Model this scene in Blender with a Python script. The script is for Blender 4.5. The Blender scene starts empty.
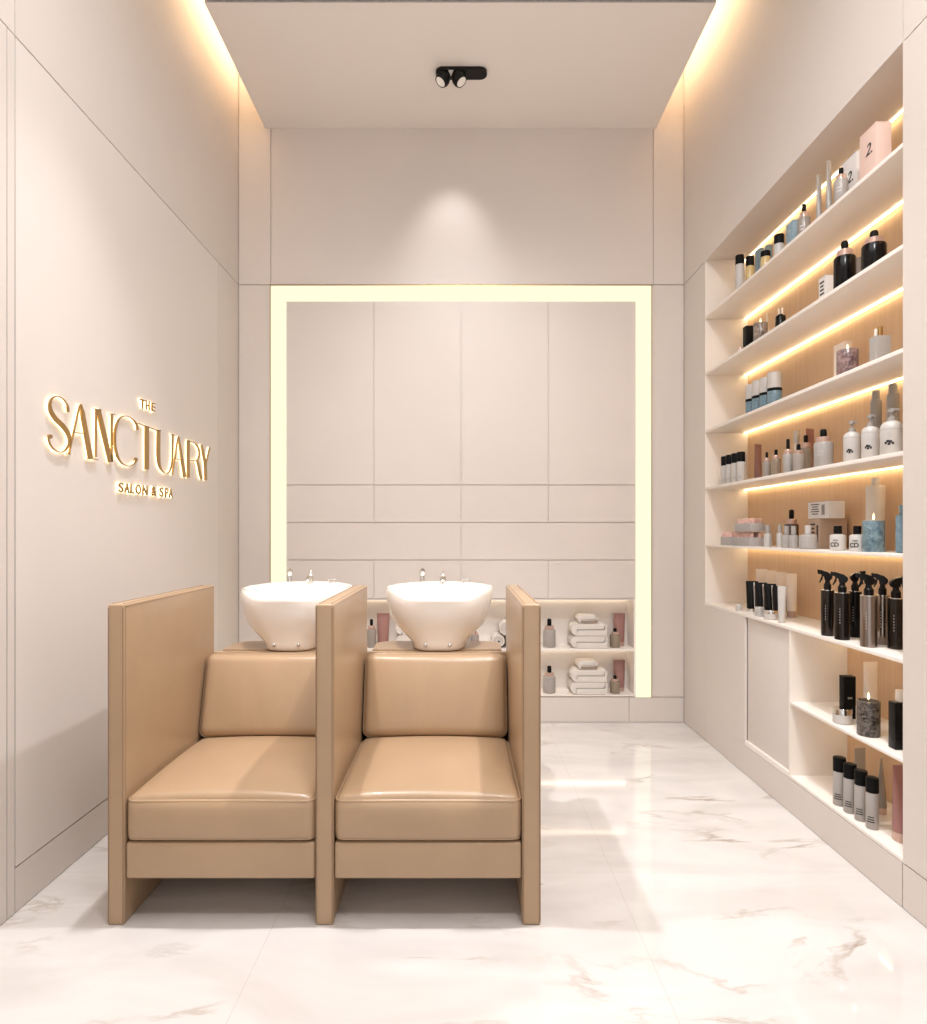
import bpy, bmesh, math, random
from mathutils import Vector, Matrix
random.seed(7)
C = bpy.context.scene.collection
F = 650.0; VX = 460.5; VY = 532.3; H = 1.3
PI = math.pi

# ------------------------------------------------------------------ measuring helpers
def yz_on_side(px, py, X):
    """depth and height of a photo point lying on the vertical plane at X"""
    Y = F * X / (px - VX)
    return Y, H + (VY - py) / F * Y

# ------------------------------------------------------------------ materials
def mat(name, col, rough=0.5, metal=0.0, bump=0.0, bscale=40, var=0.0, vscale=6, coat=0.0, spec=0.5,
        emit=None, estr=0.0, trans=0.0, sheen=0.0, stretch=None):
    m = bpy.data.materials.new(name); m.use_nodes = True
    nt = m.node_tree; b = nt.nodes['Principled BSDF']
    b.inputs['Base Color'].default_value = (*col, 1)
    b.inputs['Roughness'].default_value = rough
    b.inputs['Metallic'].default_value = metal
    b.inputs['Specular IOR Level'].default_value = spec
    b.inputs['Coat Weight'].default_value = coat
    b.inputs['Transmission Weight'].default_value = trans
    b.inputs['Sheen Weight'].default_value = sheen
    if emit:
        b.inputs['Emission Color'].default_value = (*emit, 1)
        b.inputs['Emission Strength'].default_value = estr
    tc = nt.nodes.new('ShaderNodeTexCoord'); mp = nt.nodes.new('ShaderNodeMapping')
    nt.links.new(tc.outputs['Object'], mp.inputs['Vector'])
    if stretch: mp.inputs['Scale'].default_value = stretch
    if var > 0:
        n = nt.nodes.new('ShaderNodeTexNoise'); n.inputs['Scale'].default_value = vscale
        n.inputs['Detail'].default_value = 6
        nt.links.new(mp.outputs['Vector'], n.inputs['Vector'])
        r = nt.nodes.new('ShaderNodeValToRGB')
        r.color_ramp.elements[0].position = 0.3; r.color_ramp.elements[1].position = 0.7
        r.color_ramp.elements[0].color = (*[max(0, c * (1 - var)) for c in col], 1)
        r.color_ramp.elements[1].color = (*[min(1, c * (1 + var)) for c in col], 1)
        nt.links.new(n.outputs['Fac'], r.inputs['Fac'])
        nt.links.new(r.outputs['Color'], b.inputs['Base Color'])
    if bump > 0:
        n2 = nt.nodes.new('ShaderNodeTexNoise'); n2.inputs['Scale'].default_value = bscale
        n2.inputs['Detail'].default_value = 4
        nt.links.new(mp.outputs['Vector'], n2.inputs['Vector'])
        bp = nt.nodes.new('ShaderNodeBump'); bp.inputs['Strength'].default_value = bump
        bp.inputs['Distance'].default_value = 0.01
        nt.links.new(n2.outputs['Fac'], bp.inputs['Height'])
        nt.links.new(bp.outputs['Normal'], b.inputs['Normal'])
    return m

def emis(name, col, s):
    m = bpy.data.materials.new(name); m.use_nodes = True
    nt = m.node_tree; nt.nodes.clear()
    e = nt.nodes.new('ShaderNodeEmission'); o = nt.nodes.new('ShaderNodeOutputMaterial')
    e.inputs['Color'].default_value = (*col, 1); e.inputs['Strength'].default_value = s
    nt.links.new(e.outputs[0], o.inputs[0]); return m

M = {}
M['wall'] = mat('wall_paint', (0.70, 0.635, 0.585), 0.55, bump=0.02, bscale=300, var=0.015, vscale=2)
M['panel'] = mat('wall_panel', (0.70, 0.632, 0.58), 0.45, bump=0.02, bscale=300, var=0.015, vscale=2)
M['signpanel'] = mat('sign_wall_panel', (0.735, 0.675, 0.63), 0.5, var=0.01, vscale=2)
M['ceil'] = mat('ceiling_paint', (0.90, 0.84, 0.79), 0.7, bump=0.02, bscale=200)
M['black'] = mat('black_metal', (0.010, 0.009, 0.008), 0.45, spec=0.2)
M['white'] = mat('white_lacquer', (0.86, 0.80, 0.74), 0.35)
M['grid'] = mat('black_grid', (0.006, 0.005, 0.005), 0.8, spec=0.05)
M['shelfled'] = emis('shelf_led', (1.0, 0.80, 0.48), 8.0)
M['coveled'] = emis('cove_led', (1.0, 0.74, 0.46), 23.0)
M['frameled'] = emis('frame_led', (1.0, 0.965, 0.69), 0.93)
M['nicheled'] = emis('niche_led', (1.0, 0.80, 0.58), 4.5)
M['halo'] = emis('sign_halo', (1.0, 0.78, 0.45), 5.5)
M['gold'] = mat('brushed_gold', (0.46, 0.29, 0.11), 0.35, 0.95, bump=0.05, bscale=200)
M['chrome'] = mat('chrome', (0.75, 0.74, 0.72), 0.12, 1.0)
M['ceramic'] = mat('white_ceramic', (0.90, 0.84, 0.77), 0.08, coat=0.6)
M['leather'] = mat('tan_leather', (0.41, 0.275, 0.165), 0.33, bump=0.05, bscale=160, var=0.05, vscale=4, coat=0.12)
M['leathersoft'] = mat('tan_leather_soft', (0.41, 0.275, 0.165), 0.33, bump=0.5, bscale=3.5, var=0.05, vscale=4, coat=0.12, stretch=(1.6, 1, 0.6))
M['seam'] = mat('tan_leather_seam', (0.26, 0.16, 0.09), 0.5)
M['towel'] = mat('cotton_towel', (0.80, 0.74, 0.68), 0.95, bump=0.6, bscale=400, sheen=0.3)
M['towellab'] = mat('towel_label', (0.32, 0.24, 0.18), 0.8)
M['pblack'] = mat('black_plastic', (0.005, 0.0045, 0.0045), 0.5, spec=0.12)
M['gblack'] = mat('black_glass', (0.005, 0.004, 0.004), 0.2, spec=0.22, coat=0.0)
M['smoke'] = mat('smoked_gunmetal', (0.30, 0.25, 0.22), 0.16, 0.9)
M['darkmetal'] = mat('dark_gunmetal', (0.035, 0.028, 0.024), 0.15, 0.8)
M['pwhite'] = mat('white_plastic', (0.55, 0.52, 0.49), 0.35)
M['silver'] = mat('silver_plastic', (0.55, 0.53, 0.51), 0.3, 0.35)
M['grey'] = mat('grey_glass', (0.32, 0.28, 0.245), 0.25, coat=0.2)
M['palegrey'] = mat('pale_grey_plastic', (0.37, 0.34, 0.315), 0.35)
M['olive'] = mat('olive_glass', (0.27, 0.21, 0.15), 0.15, coat=0.5)
M['amber'] = mat('amber_glass', (0.60, 0.45, 0.20), 0.12, coat=0.6)
M['brown'] = mat('dark_amber_glass', (0.06, 0.022, 0.018), 0.1, coat=0.6)
M['rose'] = mat('rose_gold', (0.60, 0.42, 0.35), 0.3, 0.5)
M['mauve'] = mat('mauve_plastic', (0.36, 0.17, 0.15), 0.3)
M['pinktube'] = mat('dusty_pink_plastic', (0.34, 0.17, 0.145), 0.35)
M['blush'] = mat('blush_card', (0.78, 0.57, 0.49), 0.5)
M['cream'] = mat('cream_plastic', (0.90, 0.78, 0.68), 0.4)
M['sand'] = mat('sand_bottle', (0.74, 0.66, 0.57), 0.35)
M['tancard'] = mat('tan_card', (0.50, 0.36, 0.27), 0.6)
M['whitecard'] = mat('white_card', (0.74, 0.70, 0.67), 0.55)
M['greycard'] = mat('grey_card', (0.42, 0.39, 0.38), 0.55)
M['blue'] = mat('blue_plastic', (0.15, 0.24, 0.29), 0.3, var=0.2, vscale=60)
M['bluecard'] = mat('pale_blue_card', (0.26, 0.37, 0.44), 0.5)
M['ink'] = mat('black_ink', (0.02, 0.018, 0.018), 0.6)
M['paleink'] = mat('pale_ink', (0.55, 0.52, 0.5), 0.5)
M['flame'] = emis('flame', (1.0, 0.72, 0.32), 6.0)
M['wick'] = mat('wick', (0.05, 0.04, 0.03), 0.8)
M['clear'] = mat('clear_plastic', (0.80, 0.72, 0.62), 0.08, coat=0.5)
M['glitter'] = mat('pink_foil', (0.78, 0.50, 0.44), 0.35, 0.3, bump=0.8, bscale=120, var=0.25, vscale=90)
M['lens'] = mat('lamp_lens', (0.75, 0.70, 0.64), 0.3, emit=(1.0, 0.93, 0.82), estr=0.15)

def marble(name, dark, light, scale, rough=0.25):
    m = bpy.data.materials.new(name); m.use_nodes = True
    nt = m.node_tree; b = nt.nodes['Principled BSDF']; b.inputs['Roughness'].default_value = rough
    tc = nt.nodes.new('ShaderNodeTexCoord')
    n = nt.nodes.new('ShaderNodeTexNoise'); n.inputs['Scale'].default_value = scale
    n.inputs['Detail'].default_value = 9; n.inputs['Roughness'].default_value = 0.7; n.inputs['Distortion'].default_value = 1.2
    nt.links.new(tc.outputs['Object'], n.inputs['Vector'])
    r = nt.nodes.new('ShaderNodeValToRGB')
    e = r.color_ramp.elements; e[0].position = 0.38; e[0].color = (*dark, 1); e[1].position = 0.66; e[1].color = (*light, 1)
    nt.links.new(n.outputs['Fac'], r.inputs['Fac']); nt.links.new(r.outputs['Color'], b.inputs['Base Color'])
    return m
M['marble_brown'] = marble('brown_marbled_wax', (0.10, 0.07, 0.055), (0.42, 0.33, 0.28), 45)
M['marble_plum'] = marble('plum_marbled_wax', (0.09, 0.05, 0.055), (0.36, 0.24, 0.22), 45)
M['marble_black'] = marble('black_marbled_wax', (0.012, 0.010, 0.009), (0.20, 0.165, 0.14), 50)
M['marble_blue'] = marble('blue_marbled_wax', (0.07, 0.13, 0.17), (0.24, 0.33, 0.36), 30)

def oak():
    m = bpy.data.materials.new('pale_oak_veneer'); m.use_nodes = True
    nt = m.node_tree; b = nt.nodes['Principled BSDF']; b.inputs['Roughness'].default_value = 0.5
    tc = nt.nodes.new('ShaderNodeTexCoord'); mp = nt.nodes.new('ShaderNodeMapping')
    mp.inputs['Scale'].default_value = (1, 60, 1.2)
    nt.links.new(tc.outputs['Object'], mp.inputs['Vector'])
    n = nt.nodes.new('ShaderNodeTexNoise'); n.inputs['Scale'].default_value = 1.6; n.inputs['Detail'].default_value = 8
    nt.links.new(mp.outputs['Vector'], n.inputs['Vector'])
    r = nt.nodes.new('ShaderNodeValToRGB'); e = r.color_ramp.elements
    e[0].position = 0.3; e[0].color = (0.70, 0.46, 0.27, 1); e[1].position = 0.7; e[1].color = (0.76, 0.52, 0.32, 1)
    nt.links.new(n.outputs['Fac'], r.inputs['Fac']); nt.links.new(r.outputs['Color'], b.inputs['Base Color'])
    return m
M['oak'] = oak()

def floor_mat():
    m = bpy.data.materials.new('polished_marble_tiles'); m.use_nodes = True
    nt = m.node_tree; b = nt.nodes['Principled BSDF']
    b.inputs['Roughness'].default_value = 0.06; b.inputs['IOR'].default_value = 1.6
    N = nt.nodes.new; L = nt.links.new
    tc = N('ShaderNodeTexCoord')
    mp = N('ShaderNodeMapping'); mp.inputs['Scale'].default_value = (0.55, 1.5, 1); mp.inputs['Rotation'].default_value = (0, 0, 0.12)
    L(tc.outputs['Object'], mp.inputs['Vector'])
    n1 = N('ShaderNodeTexNoise'); n1.inputs['Scale'].default_value = 1.5; n1.inputs['Detail'].default_value = 10
    n1.inputs['Roughness'].default_value = 0.6; n1.inputs['Distortion'].default_value = 0.5
    L(mp.outputs['Vector'], n1.inputs['Vector'])
    # thin veins: where the noise crosses 0.5
    s = N('ShaderNodeMath'); s.operation = 'SUBTRACT'; s.inputs[1].default_value = 0.5; L(n1.outputs['Fac'], s.inputs[0])
    a = N('ShaderNodeMath'); a.operation = 'ABSOLUTE'; L(s.outputs[0], a.inputs[0])
    rv = N('ShaderNodeValToRGB'); e = rv.color_ramp.elements
    e[0].position = 0.0; e[0].color = (1, 1, 1, 1); e[1].position = 0.02; e[1].color = (0, 0, 0, 1)
    L(a.outputs[0], rv.inputs['Fac'])
    n3 = N('ShaderNodeTexNoise'); n3.inputs['Scale'].default_value = 2.3; n3.inputs['Detail'].default_value = 3
    L(tc.outputs['Object'], n3.inputs['Vector'])
    r3 = N('ShaderNodeValToRGB'); r3.color_ramp.elements[0].position = 0.48; r3.color_ramp.elements[1].position = 0.66
    L(n3.outputs['Fac'], r3.inputs['Fac'])
    mu = N('ShaderNodeMath'); mu.operation = 'MULTIPLY'; L(rv.outputs['Color'], mu.inputs[0]); L(r3.outputs['Color'], mu.inputs[1])
    n2 = N('ShaderNodeTexNoise'); n2.inputs['Scale'].default_value = 2.6; n2.inputs['Detail'].default_value = 8; n2.inputs['Distortion'].default_value = 1.0
    L(mp.outputs['Vector'], n2.inputs['Vector'])
    rb = N('ShaderNodeValToRGB'); e = rb.color_ramp.elements
    e[0].position = 0.30; e[0].color = (0.59, 0.555, 0.53, 1); e[1].position = 0.62; e[1].color = (0.69, 0.66, 0.635, 1)
    L(n2.outputs['Fac'], rb.inputs['Fac'])
    mx = N('ShaderNodeMix'); mx.data_type = 'RGBA'; mx.inputs[7].default_value = (0.38, 0.31, 0.25, 1)
    L(mu.outputs[0], mx.inputs[0]); L(rb.outputs['Color'], mx.inputs[6])
    # tile joints
    sep = N('ShaderNodeSeparateXYZ'); L(tc.outputs['Object'], sep.inputs[0])
    def joint(out, off, per):
        ad = N('ShaderNodeMath'); ad.operation = 'SUBTRACT'; ad.inputs[1].default_value = off; L(out, ad.inputs[0])
        pp = N('ShaderNodeMath'); pp.operation = 'PINGPONG'; pp.inputs[1].default_value = per / 2; L(ad.outputs[0], pp.inputs[0])
        lt = N('ShaderNodeMath'); lt.operation = 'LESS_THAN'; lt.inputs[1].default_value = 0.0012; L(pp.outputs[0], lt.inputs[0])
        return lt
    jx = joint(sep.outputs['X'], 0.58, 1.2); jy = joint(sep.outputs['Y'], 2.487, 1.2)
    mj = N('ShaderNodeMath'); mj.operation = 'MAXIMUM'; L(jx.outputs[0], mj.inputs[0]); L(jy.outputs[0], mj.inputs[1])
    mh = N('ShaderNodeMath'); mh.operation = 'MULTIPLY'; mh.inputs[1].default_value = 0.45; L(mj.outputs[0], mh.inputs[0])
    m2 = N('ShaderNodeMix'); m2.data_type = 'RGBA'; m2.inputs[7].default_value = (0.45, 0.38, 0.33, 1)
    L(mh.outputs[0], m2.inputs[0]); L(mx.outputs[2], m2.inputs[6])
    L(m2.outputs[2], b.inputs['Base Color'])
    return m
M['floor'] = floor_mat()

# ------------------------------------------------------------------ mesh helpers
def bm_new(): return bmesh.new()

def add_box(bm, x0, x1, y0, y1, z0, z1, bev=0.0, segs=2):
    vs = [bm.verts.new(p) for p in ((x0,y0,z0),(x1,y0,z0),(x1,y1,z0),(x0,y1,z0),(x0,y0,z1),(x1,y0,z1),(x1,y1,z1),(x0,y1,z1))]
    fs = [bm.faces.new([vs[i] for i in f]) for f in ((3,2,1,0),(4,5,6,7),(0,1,5,4),(1,2,6,5),(2,3,7,6),(3,0,4,7))]
    if bev > 0:
        es = list({e for f in fs for e in f.edges})
        bmesh.ops.bevel(bm, geom=es, offset=bev, segments=segs, affect='EDGES', profile=0.6)
    return fs

def add_lathe(bm, prof, n=28, c=(0, 0, 0)):
    rings = []
    for r, z in prof:
        if r < 1e-5: rings.append([bm.verts.new((c[0], c[1], c[2] + z))])
        else: rings.append([bm.verts.new((c[0] + r*math.cos(2*PI*i/n), c[1] + r*math.sin(2*PI*i/n), c[2] + z)) for i in range(n)])
    for a, b in zip(rings, rings[1:]):
        if len(a) == 1 and len(b) == 1: continue
        for i in range(n):
            j = (i+1) % n
            if len(a) == 1: bm.faces.new((a[0], b[j], b[i]))
            elif len(b) == 1: bm.faces.new((a[i], a[j], b[0]))
            else: bm.faces.new((a[i], a[j], b[j], b[i]))
    if len(rings[0]) > 1: bm.faces.new(rings[0][::-1])
    if len(rings[-1]) > 1: bm.faces.new(rings[-1])

def cyl_prof(r, z0, z1, ch=0.0015):
    ch = min(ch, r*0.4, (z1-z0)*0.4)
    return [(r-ch, z0), (r, z0+ch), (r, z1-ch), (r-ch, z1)]

def add_tube(bm, pts, rad, n=10, closed=False):
    pts = [Vector(p) for p in pts]; rings = []
    rs = rad if isinstance(rad, (list, tuple)) else [rad]*len(pts)
    m = len(pts); up = None
    for i, p in enumerate(pts):
        if closed: t = pts[(i+1) % m] - pts[i-1]
        else: t = pts[min(i+1, m-1)] - pts[max(i-1, 0)]
        t.normalize()
        if up is None: up = Vector((0,0,1)) if abs(t.z) < 0.9 else Vector((1,0,0))
        a = t.cross(up)
        if a.length < 1e-4: a = t.cross(Vector((0,1,0)))
        a.normalize(); b = t.cross(a).normalized(); up = -b if b.dot(up) < 0 else b
        rings.append([bm.verts.new(p + (a*math.cos(2*PI*k/n) + b*math.sin(2*PI*k/n))*rs[i]) for k in range(n)])
    pairs = list(zip(rings, rings[1:])) + ([(rings[-1], rings[0])] if closed else [])
    for A, B in pairs:
        for k in range(n):
            l = (k+1) % n; bm.faces.new((A[k], A[l], B[l], B[k]))
    if not closed:
        bm.faces.new(rings[0][::-1]); bm.faces.new(rings[-1])

def add_arc(bm, r, z0, z1, a0, a1, n=8):
    """thin curved patch lying on a cylinder (label)"""
    lo, hi, lo2, hi2 = [], [], [], []
    for i in range(n+1):
        a = a0 + (a1-a0)*i/n
        for lst, rr, z in ((lo, r, z0), (hi, r, z1), (lo2, r-0.0012, z0), (hi2, r-0.0012, z1)):
            lst.append(bm.verts.new((rr*math.cos(a), rr*math.sin(a), z)))
    for i in range(n):
        bm.faces.new((lo[i], lo[i+1], hi[i+1], hi[i])); bm.faces.new((hi[i], hi[i+1], hi2[i+1], hi2[i]))
        bm.faces.new((lo2[i], hi2[i], hi2[i+1], lo2[i+1])); bm.faces.new((lo[i], lo2[i], lo2[i+1], lo[i+1]))
    bm.faces.new((lo[0], hi[0], hi2[0], lo2[0])); bm.faces.new((lo[-1], lo2[-1], hi2[-1], hi[-1]))

def obj(name, bm, m, parent=None, smooth=True, loc=None, bev=0, angle=40):
    bmesh.ops.recalc_face_normals(bm, faces=bm.faces)
    me = bpy.data.meshes.new(name); bm.to_mesh(me); bm.free()
    o = bpy.data.objects.new(name, me); C.objects.link(o)
    me.materials.append(M[m] if isinstance(m, str) else m)
    if smooth:
        for p in me.polygons: p.use_smooth = True
        me.set_sharp_from_angle(angle=math.radians(angle))
    if parent: o.parent = parent
    if loc: o.location = loc
    return o

def box(name, m, b, parent=None, bev=0.0, segs=2, loc=None):
    bm = bm_new(); add_box(bm, *b, bev=bev, segs=segs); return obj(name, bm, m, parent, loc=loc)

def thing(name, label, cat, loc=(0,0,0), rz=0, group=None):
    o = bpy.data.objects.new(name, None); C.objects.link(o); o.empty_display_size = 0.05
    o.location = loc; o.rotation_euler = (0, 0, rz); o['label'] = label; o['category'] = cat
    if group: o['group'] = group
    return o

def struct(name, bm, m, smooth=False):
    o = obj(name, bm, m, smooth=smooth); o['kind'] = 'structure'; return o

# ------------------------------------------------------------------ room
XL, XR, YB = -1.519, 1.529, 4.447
YF = -1.2; ZT = 4.52; ZC = 4.066; ZS = 2.993
G = 0.0026
bm = bm_new(); add_box(bm, XL-0.3, XR+0.4, YF, YB+0.3, -0.1, 0)
struct('floor', bm, 'floor')

# left wall: backing plus cladding panels with fine joints
bm = bm_new(); add_box(bm, XL-0.25, XL-0.012, YF, YB+0.3, 0, ZT)
def lp(y0, y1, z0, z1, out=0.0):
    add_box(bm, XL-0.013, XL+out, y0+G, y1-G, z0+G, z1-G)
for y0, y1 in ((YF, 2.177), (2.177, 2.216)): lp(y0, y1, 0.0, ZS)
lp(YF, 2.216, ZS, ZT); lp(2.216, YB, ZS, ZT)
lp(4.075, YB, 0.155, ZS); lp(2.216, 3.02, 0, 0.155); lp(3.02, YB, 0, 0.155)
struct('wall_left', bm, 'wall')
bm = bm_new(); add_box(bm, XL-0.0125, XL+0.0005, 2.2195, 4.073, 0.1585, ZS-0.0035)
o = struct('trim_1', bm, 'signpanel')

# back wall with a lit frame and a two-tier niche
NX0, NX1, NZ0, NZ1, ND = -1.19, 1.19, 0.183, 0.838, 0.19
bm = bm_new()
Bk = YB + 0.012
add_box(bm, XL-0.25, XR+0.3, YB+ND, YB+0.45, 0, ZT)
add_box(bm, XL-0.1, NX0, Bk, YB+ND+0.01, 0, ZT); add_box(bm, NX1, XR+0.05, Bk, YB+ND+0.01, 0, ZT)
add_box(bm, NX0, NX1, Bk, YB+ND+0.01, NZ1, ZT); add_box(bm, NX0, NX1, Bk, YB+ND+0.01, 0, NZ0)
struct('wall_back', bm, 'wall')
def bp(bm, x0, x1, z0, z1, dep=0.0):
    add_box(bm, x0+0.0034, x1-0.0034, YB-dep, YB+0.0125, z0+0.0034, z1-0.0034)
bm = bm_new()
LX0, LX1, LZ1 = -1.2965, 1.3033, 2.985
bp(bm, XL, LX0, 0.173, ZS); bp(bm, LX1, XR, 0.173, ZS)
bp(bm, XL, LX0, ZS, ZT); bp(bm, LX0, LX1+0.014, ZS, ZT); bp(bm, LX1+0.014, XR, ZS, ZT)
add_box(bm, LX0, LX1, YB-0.0, YB+0.0125, LZ1, ZS-G)
bp(bm, XL, 1.152, 0, 0.173); bp(bm, 1.152, XR, 0, 0.173)
IX0, IX1 = LX0+0.103, LX1-0.103
xs = [IX0, -0.592, 0.0034, 0.5986, IX1]
for z0, z1, cuts in ((1.6236, LZ1-0.103, xs), (1.367, 1.6236, xs), (1.1105, 1.367, [xs[0], xs[2], xs[4]]), (0.845, 1.1105, xs)):
    for a, b in zip(cuts, cuts[1:]): bp(bm, a, b, z0, z1)
add_box(bm, XL, NX0, YB+0.009, YB+0.0122, 0, ZT); add_box(bm, NX1, XR, YB+0.009, YB+0.0122, 0, ZT); add_box(bm, NX0, NX1, YB+0.009, YB+0.0122, NZ1+0.004, ZT); add_box(bm, NX0, NX1, YB+0.009, YB+0.0122, 0, NZ0-0.004)
o = struct('trim_2', bm, 'panel')
# niche lining
bm = bm_new(); e_ = 0.003
add_box(bm, NX0-0.004, NX0+e_, YB-0.001, YB+ND-0.004, NZ0, NZ1); add_box(bm, NX1-e_, NX1+0.009, YB-0.001, YB+ND-0.004, NZ0, NZ1)
add_box(bm, NX0+e_, NX1-e_, YB-0.003, YB+ND-0.004, NZ0-0.003, NZ0+e_); add_box(bm, NX0+e_, NX1-e_, YB-0.001, YB+ND-0.004, NZ1-e_, NZ1+0.003)
add_box(bm, NX0+e_, NX1-e_, YB+ND-0.0085, YB+ND-0.0045, NZ0+e_, NZ1-e_)
struct('trim_3', bm, 'white')
box_s = bm_new(); add_box(box_s, NX0+0.0035, NX1-0.0035, YB-0.002, YB+ND-0.009, 0.487, 0.503, bev=0.001)
o = obj('niche_shelf', box_s, 'white'); o['label'] = 'white shelf board dividing the low lit niche in the back wall'; o['category'] = 'shelf'
for k, (z, w) in enumerate(((NZ1, 'upper'), (0.487, 'lower'))):
    o = box('led_strip', 'nicheled', (NX0+0.02, NX1-0.02, YB+ND-0.026, YB+ND-0.011, z-0.010, z-0.0038 if k == 0 else z-0.0005))
    o['label'] = 'warm light strip at the top of the %s tier of the back niche' % w; o['category'] = 'light'
# glowing frame
bm = bm_new()
add_box(bm, LX0, LX0+0.103, YB-0.006, YB+0.0125, 0.173, LZ1); add_box(bm, LX1-0.103, LX1, YB-0.006, YB+0.0125, 0.173, LZ1)
add_box(bm, LX0+0.103, LX1-0.103, YB-0.006, YB+0.0125, LZ1-0.103, LZ1)
fr = thing('light_frame', 'tall glowing pale yellow light band framing the tiled back wall', 'light', (0, 0, 0))
obj('diffuser', bm, 'frameled', fr, smooth=False)
bm = bm_new()
for x0, x1 in ((LX0-0.005, LX0), (LX1, LX1+0.005)): add_box(bm, x0, x1, YB-0.008, YB+0.01, 0.173, LZ1+0.005)
add_box(bm, LX0-0.005, LX1+0.005, YB-0.008, YB+0.01, LZ1, LZ1+0.005)
obj('metal_edge', bm, 'gold', fr, smooth=False)

# right wall with the opening for the shelving
SY0, SY1 = 2.246, 4.065; SX = 1.795; CY = 3.016
bm = bm_new()
add_box(bm, XR+0.012, XR+0.4, YF, SY0, 0, ZT); add_box(bm, XR+0.012, XR+0.4, SY1, YB+0.3, 0, ZT)
add_box(bm, XR+0.012, XR+0.4, SY0, SY1, 3.005, ZT); add_box(bm, XR+0.012, XR+0.4, SY0, SY1, 0, 0.157)
add_box(bm, SX+0.01, XR+0.4, SY0, SY1, 0.157, 3.005)
def rp(y0, y1, z0, z1): add_box(bm, XR, XR+0.0125, y0+G, y1-G, z0+G, z1-G)
rp(YF, SY0+G, 0.157, ZS); rp(YF, SY0+G, 0, 0.157); rp(YF, SY0, ZS, ZT); rp(SY0, YB, ZS, ZT)
rp(SY1-G, YB, 0, ZS); rp(SY0+G, SY1, 0, 0.157)
add_box(bm, XR, XR+0.0125, 3.497, SY1+G, 0.155, 0.846)
struct('wall_right', bm, 'wall')

# slab ceiling, black open grid in front of it, upper ceiling
bm = bm_new(); add_box(bm, -1.3375, 1.3375, 3.397, YB+0.012, ZC, ZT+0.005); struct('ceiling', bm, 'ceil')
bm = bm_new(); add_box(bm, XL-0.2, XR+0.35, YF, YB+0.3, ZT, ZT+0.08); struct('trim_4', bm, 'ceil')
g = thing('ceiling_grid', 'black open ceiling grid in front of the pale ceiling slab', 'ceiling grid', (0, 0, ZC))
bm = bm_new(); add_box(bm, -1.3375, 1.3375, YF, 3.38, 0.03, 0.44); obj('backing_panel', bm, 'grid', g, smooth=False)
bm = bm_new()
for x in (-1.06, -0.43, 0.19, 0.81): add_box(bm, x-0.004, x+0.004, YF, 3.38, 0.004, 0.03)
for i in range(8): add_box(bm, -1.3375, 1.3375, 3.378-i*0.6-0.008, 3.378-i*0.6, 0.004, 0.03)
obj('grid_bars', bm, 'grid', g, smooth=False)
for s, w in ((-1, 'left'), (1, 'right')):
    x0 = s*1.3375; x1 = s*1.3425
    o = box('cove_light', 'coveled', (min(x0,x1), max(x0,x1), YF+0.1, YB-0.02, ZC+0.355, ZC+0.385))
    o['label'] = 'warm hidden light strip in the ceiling cove along the %s wall' % w; o['category'] = 'light'

# ------------------------------------------------------------------ built-in shelving
S = {1: 2.648, 2: 2.297, 3: 1.938, 4: 1.582, 5: 1.224, 6: 0.861, 7: 0.513, 8: 0.171}
sh = thing('built_in_shelving', 'tall recessed white shelving with oak back and warm lit shelves in the right wall', 'shelving', (XR, SY0, 0.157))
def sbox(name, m, b, bev=0.0):
    x0, x1, y0, y1, z0, z1 = b
    return box(name, m, (x0-XR, x1-XR, y0-SY0, y1-SY0, z0-0.157, z1-0.157), sh, bev=bev)
sbox('back_panel', 'oak', (SX, SX+0.012, SY0, SY1, 0.157, 3.005))
sbox('side_panel', 'white', (XR+0.001, SX, SY1-0.004, SY1+0.01, 0.846, 3.005))
sbox('side_panel', 'white', (XR+0.001, SX, SY0-0.01, SY0+0.002, 0.157, 3.005))
sbox('top_panel', 'wall', (XR+0.001, SX, SY0, SY1, 3.0, 3.012))
sbox('side_panel', 'white', (XR, SX, CY, CY+0.012, 0.171, 0.846))
for k in (1, 2, 3, 4, 5):
    sbox('shelf', 'white', (XR, SX, SY0, SY1, S[k]-(0.016 if k < 5 else 0.012), S[k]), bev=0.0015)
sbox('shelf', 'white', (XR-0.002, SX, SY0, SY1, 0.846, 0.861), bev=0.002)
sbox('shelf', 'white', (XR, SX, SY0, CY, 0.501, 0.513), bev=0.002)
sbox('shelf', 'white', (XR, SX, SY0, CY+0.012, 0.157, 0.171), bev=0.002)
for z in [3.0] + [S[k]-(0.016 if k < 5 else 0.012) for k in (1, 2, 3, 4, 5)]:
    sbox('light_strip', 'shelfled', (SX-0.020, SX-0.010, SY0+0.003, SY1-0.006, z-0.004, z-0.0003))
for z in (0.846, 0.501):
    sbox('light_strip', 'shelfled', (SX-0.020, SX-0.010, SY0+0.003, CY-0.002, z-0.004, z-0.0003))
d = sbox('cabinet_door', 'white', (XR+0.014, XR+0.032, CY+0.013, 3.494, 0.182, 0.845), bev=0.001)
d.data.materials[0] = M['wall']
sbox('door_ledge', 'white', (XR, XR+0.014, CY+0.013, 3.496, 0.157, 0.182))

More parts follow.
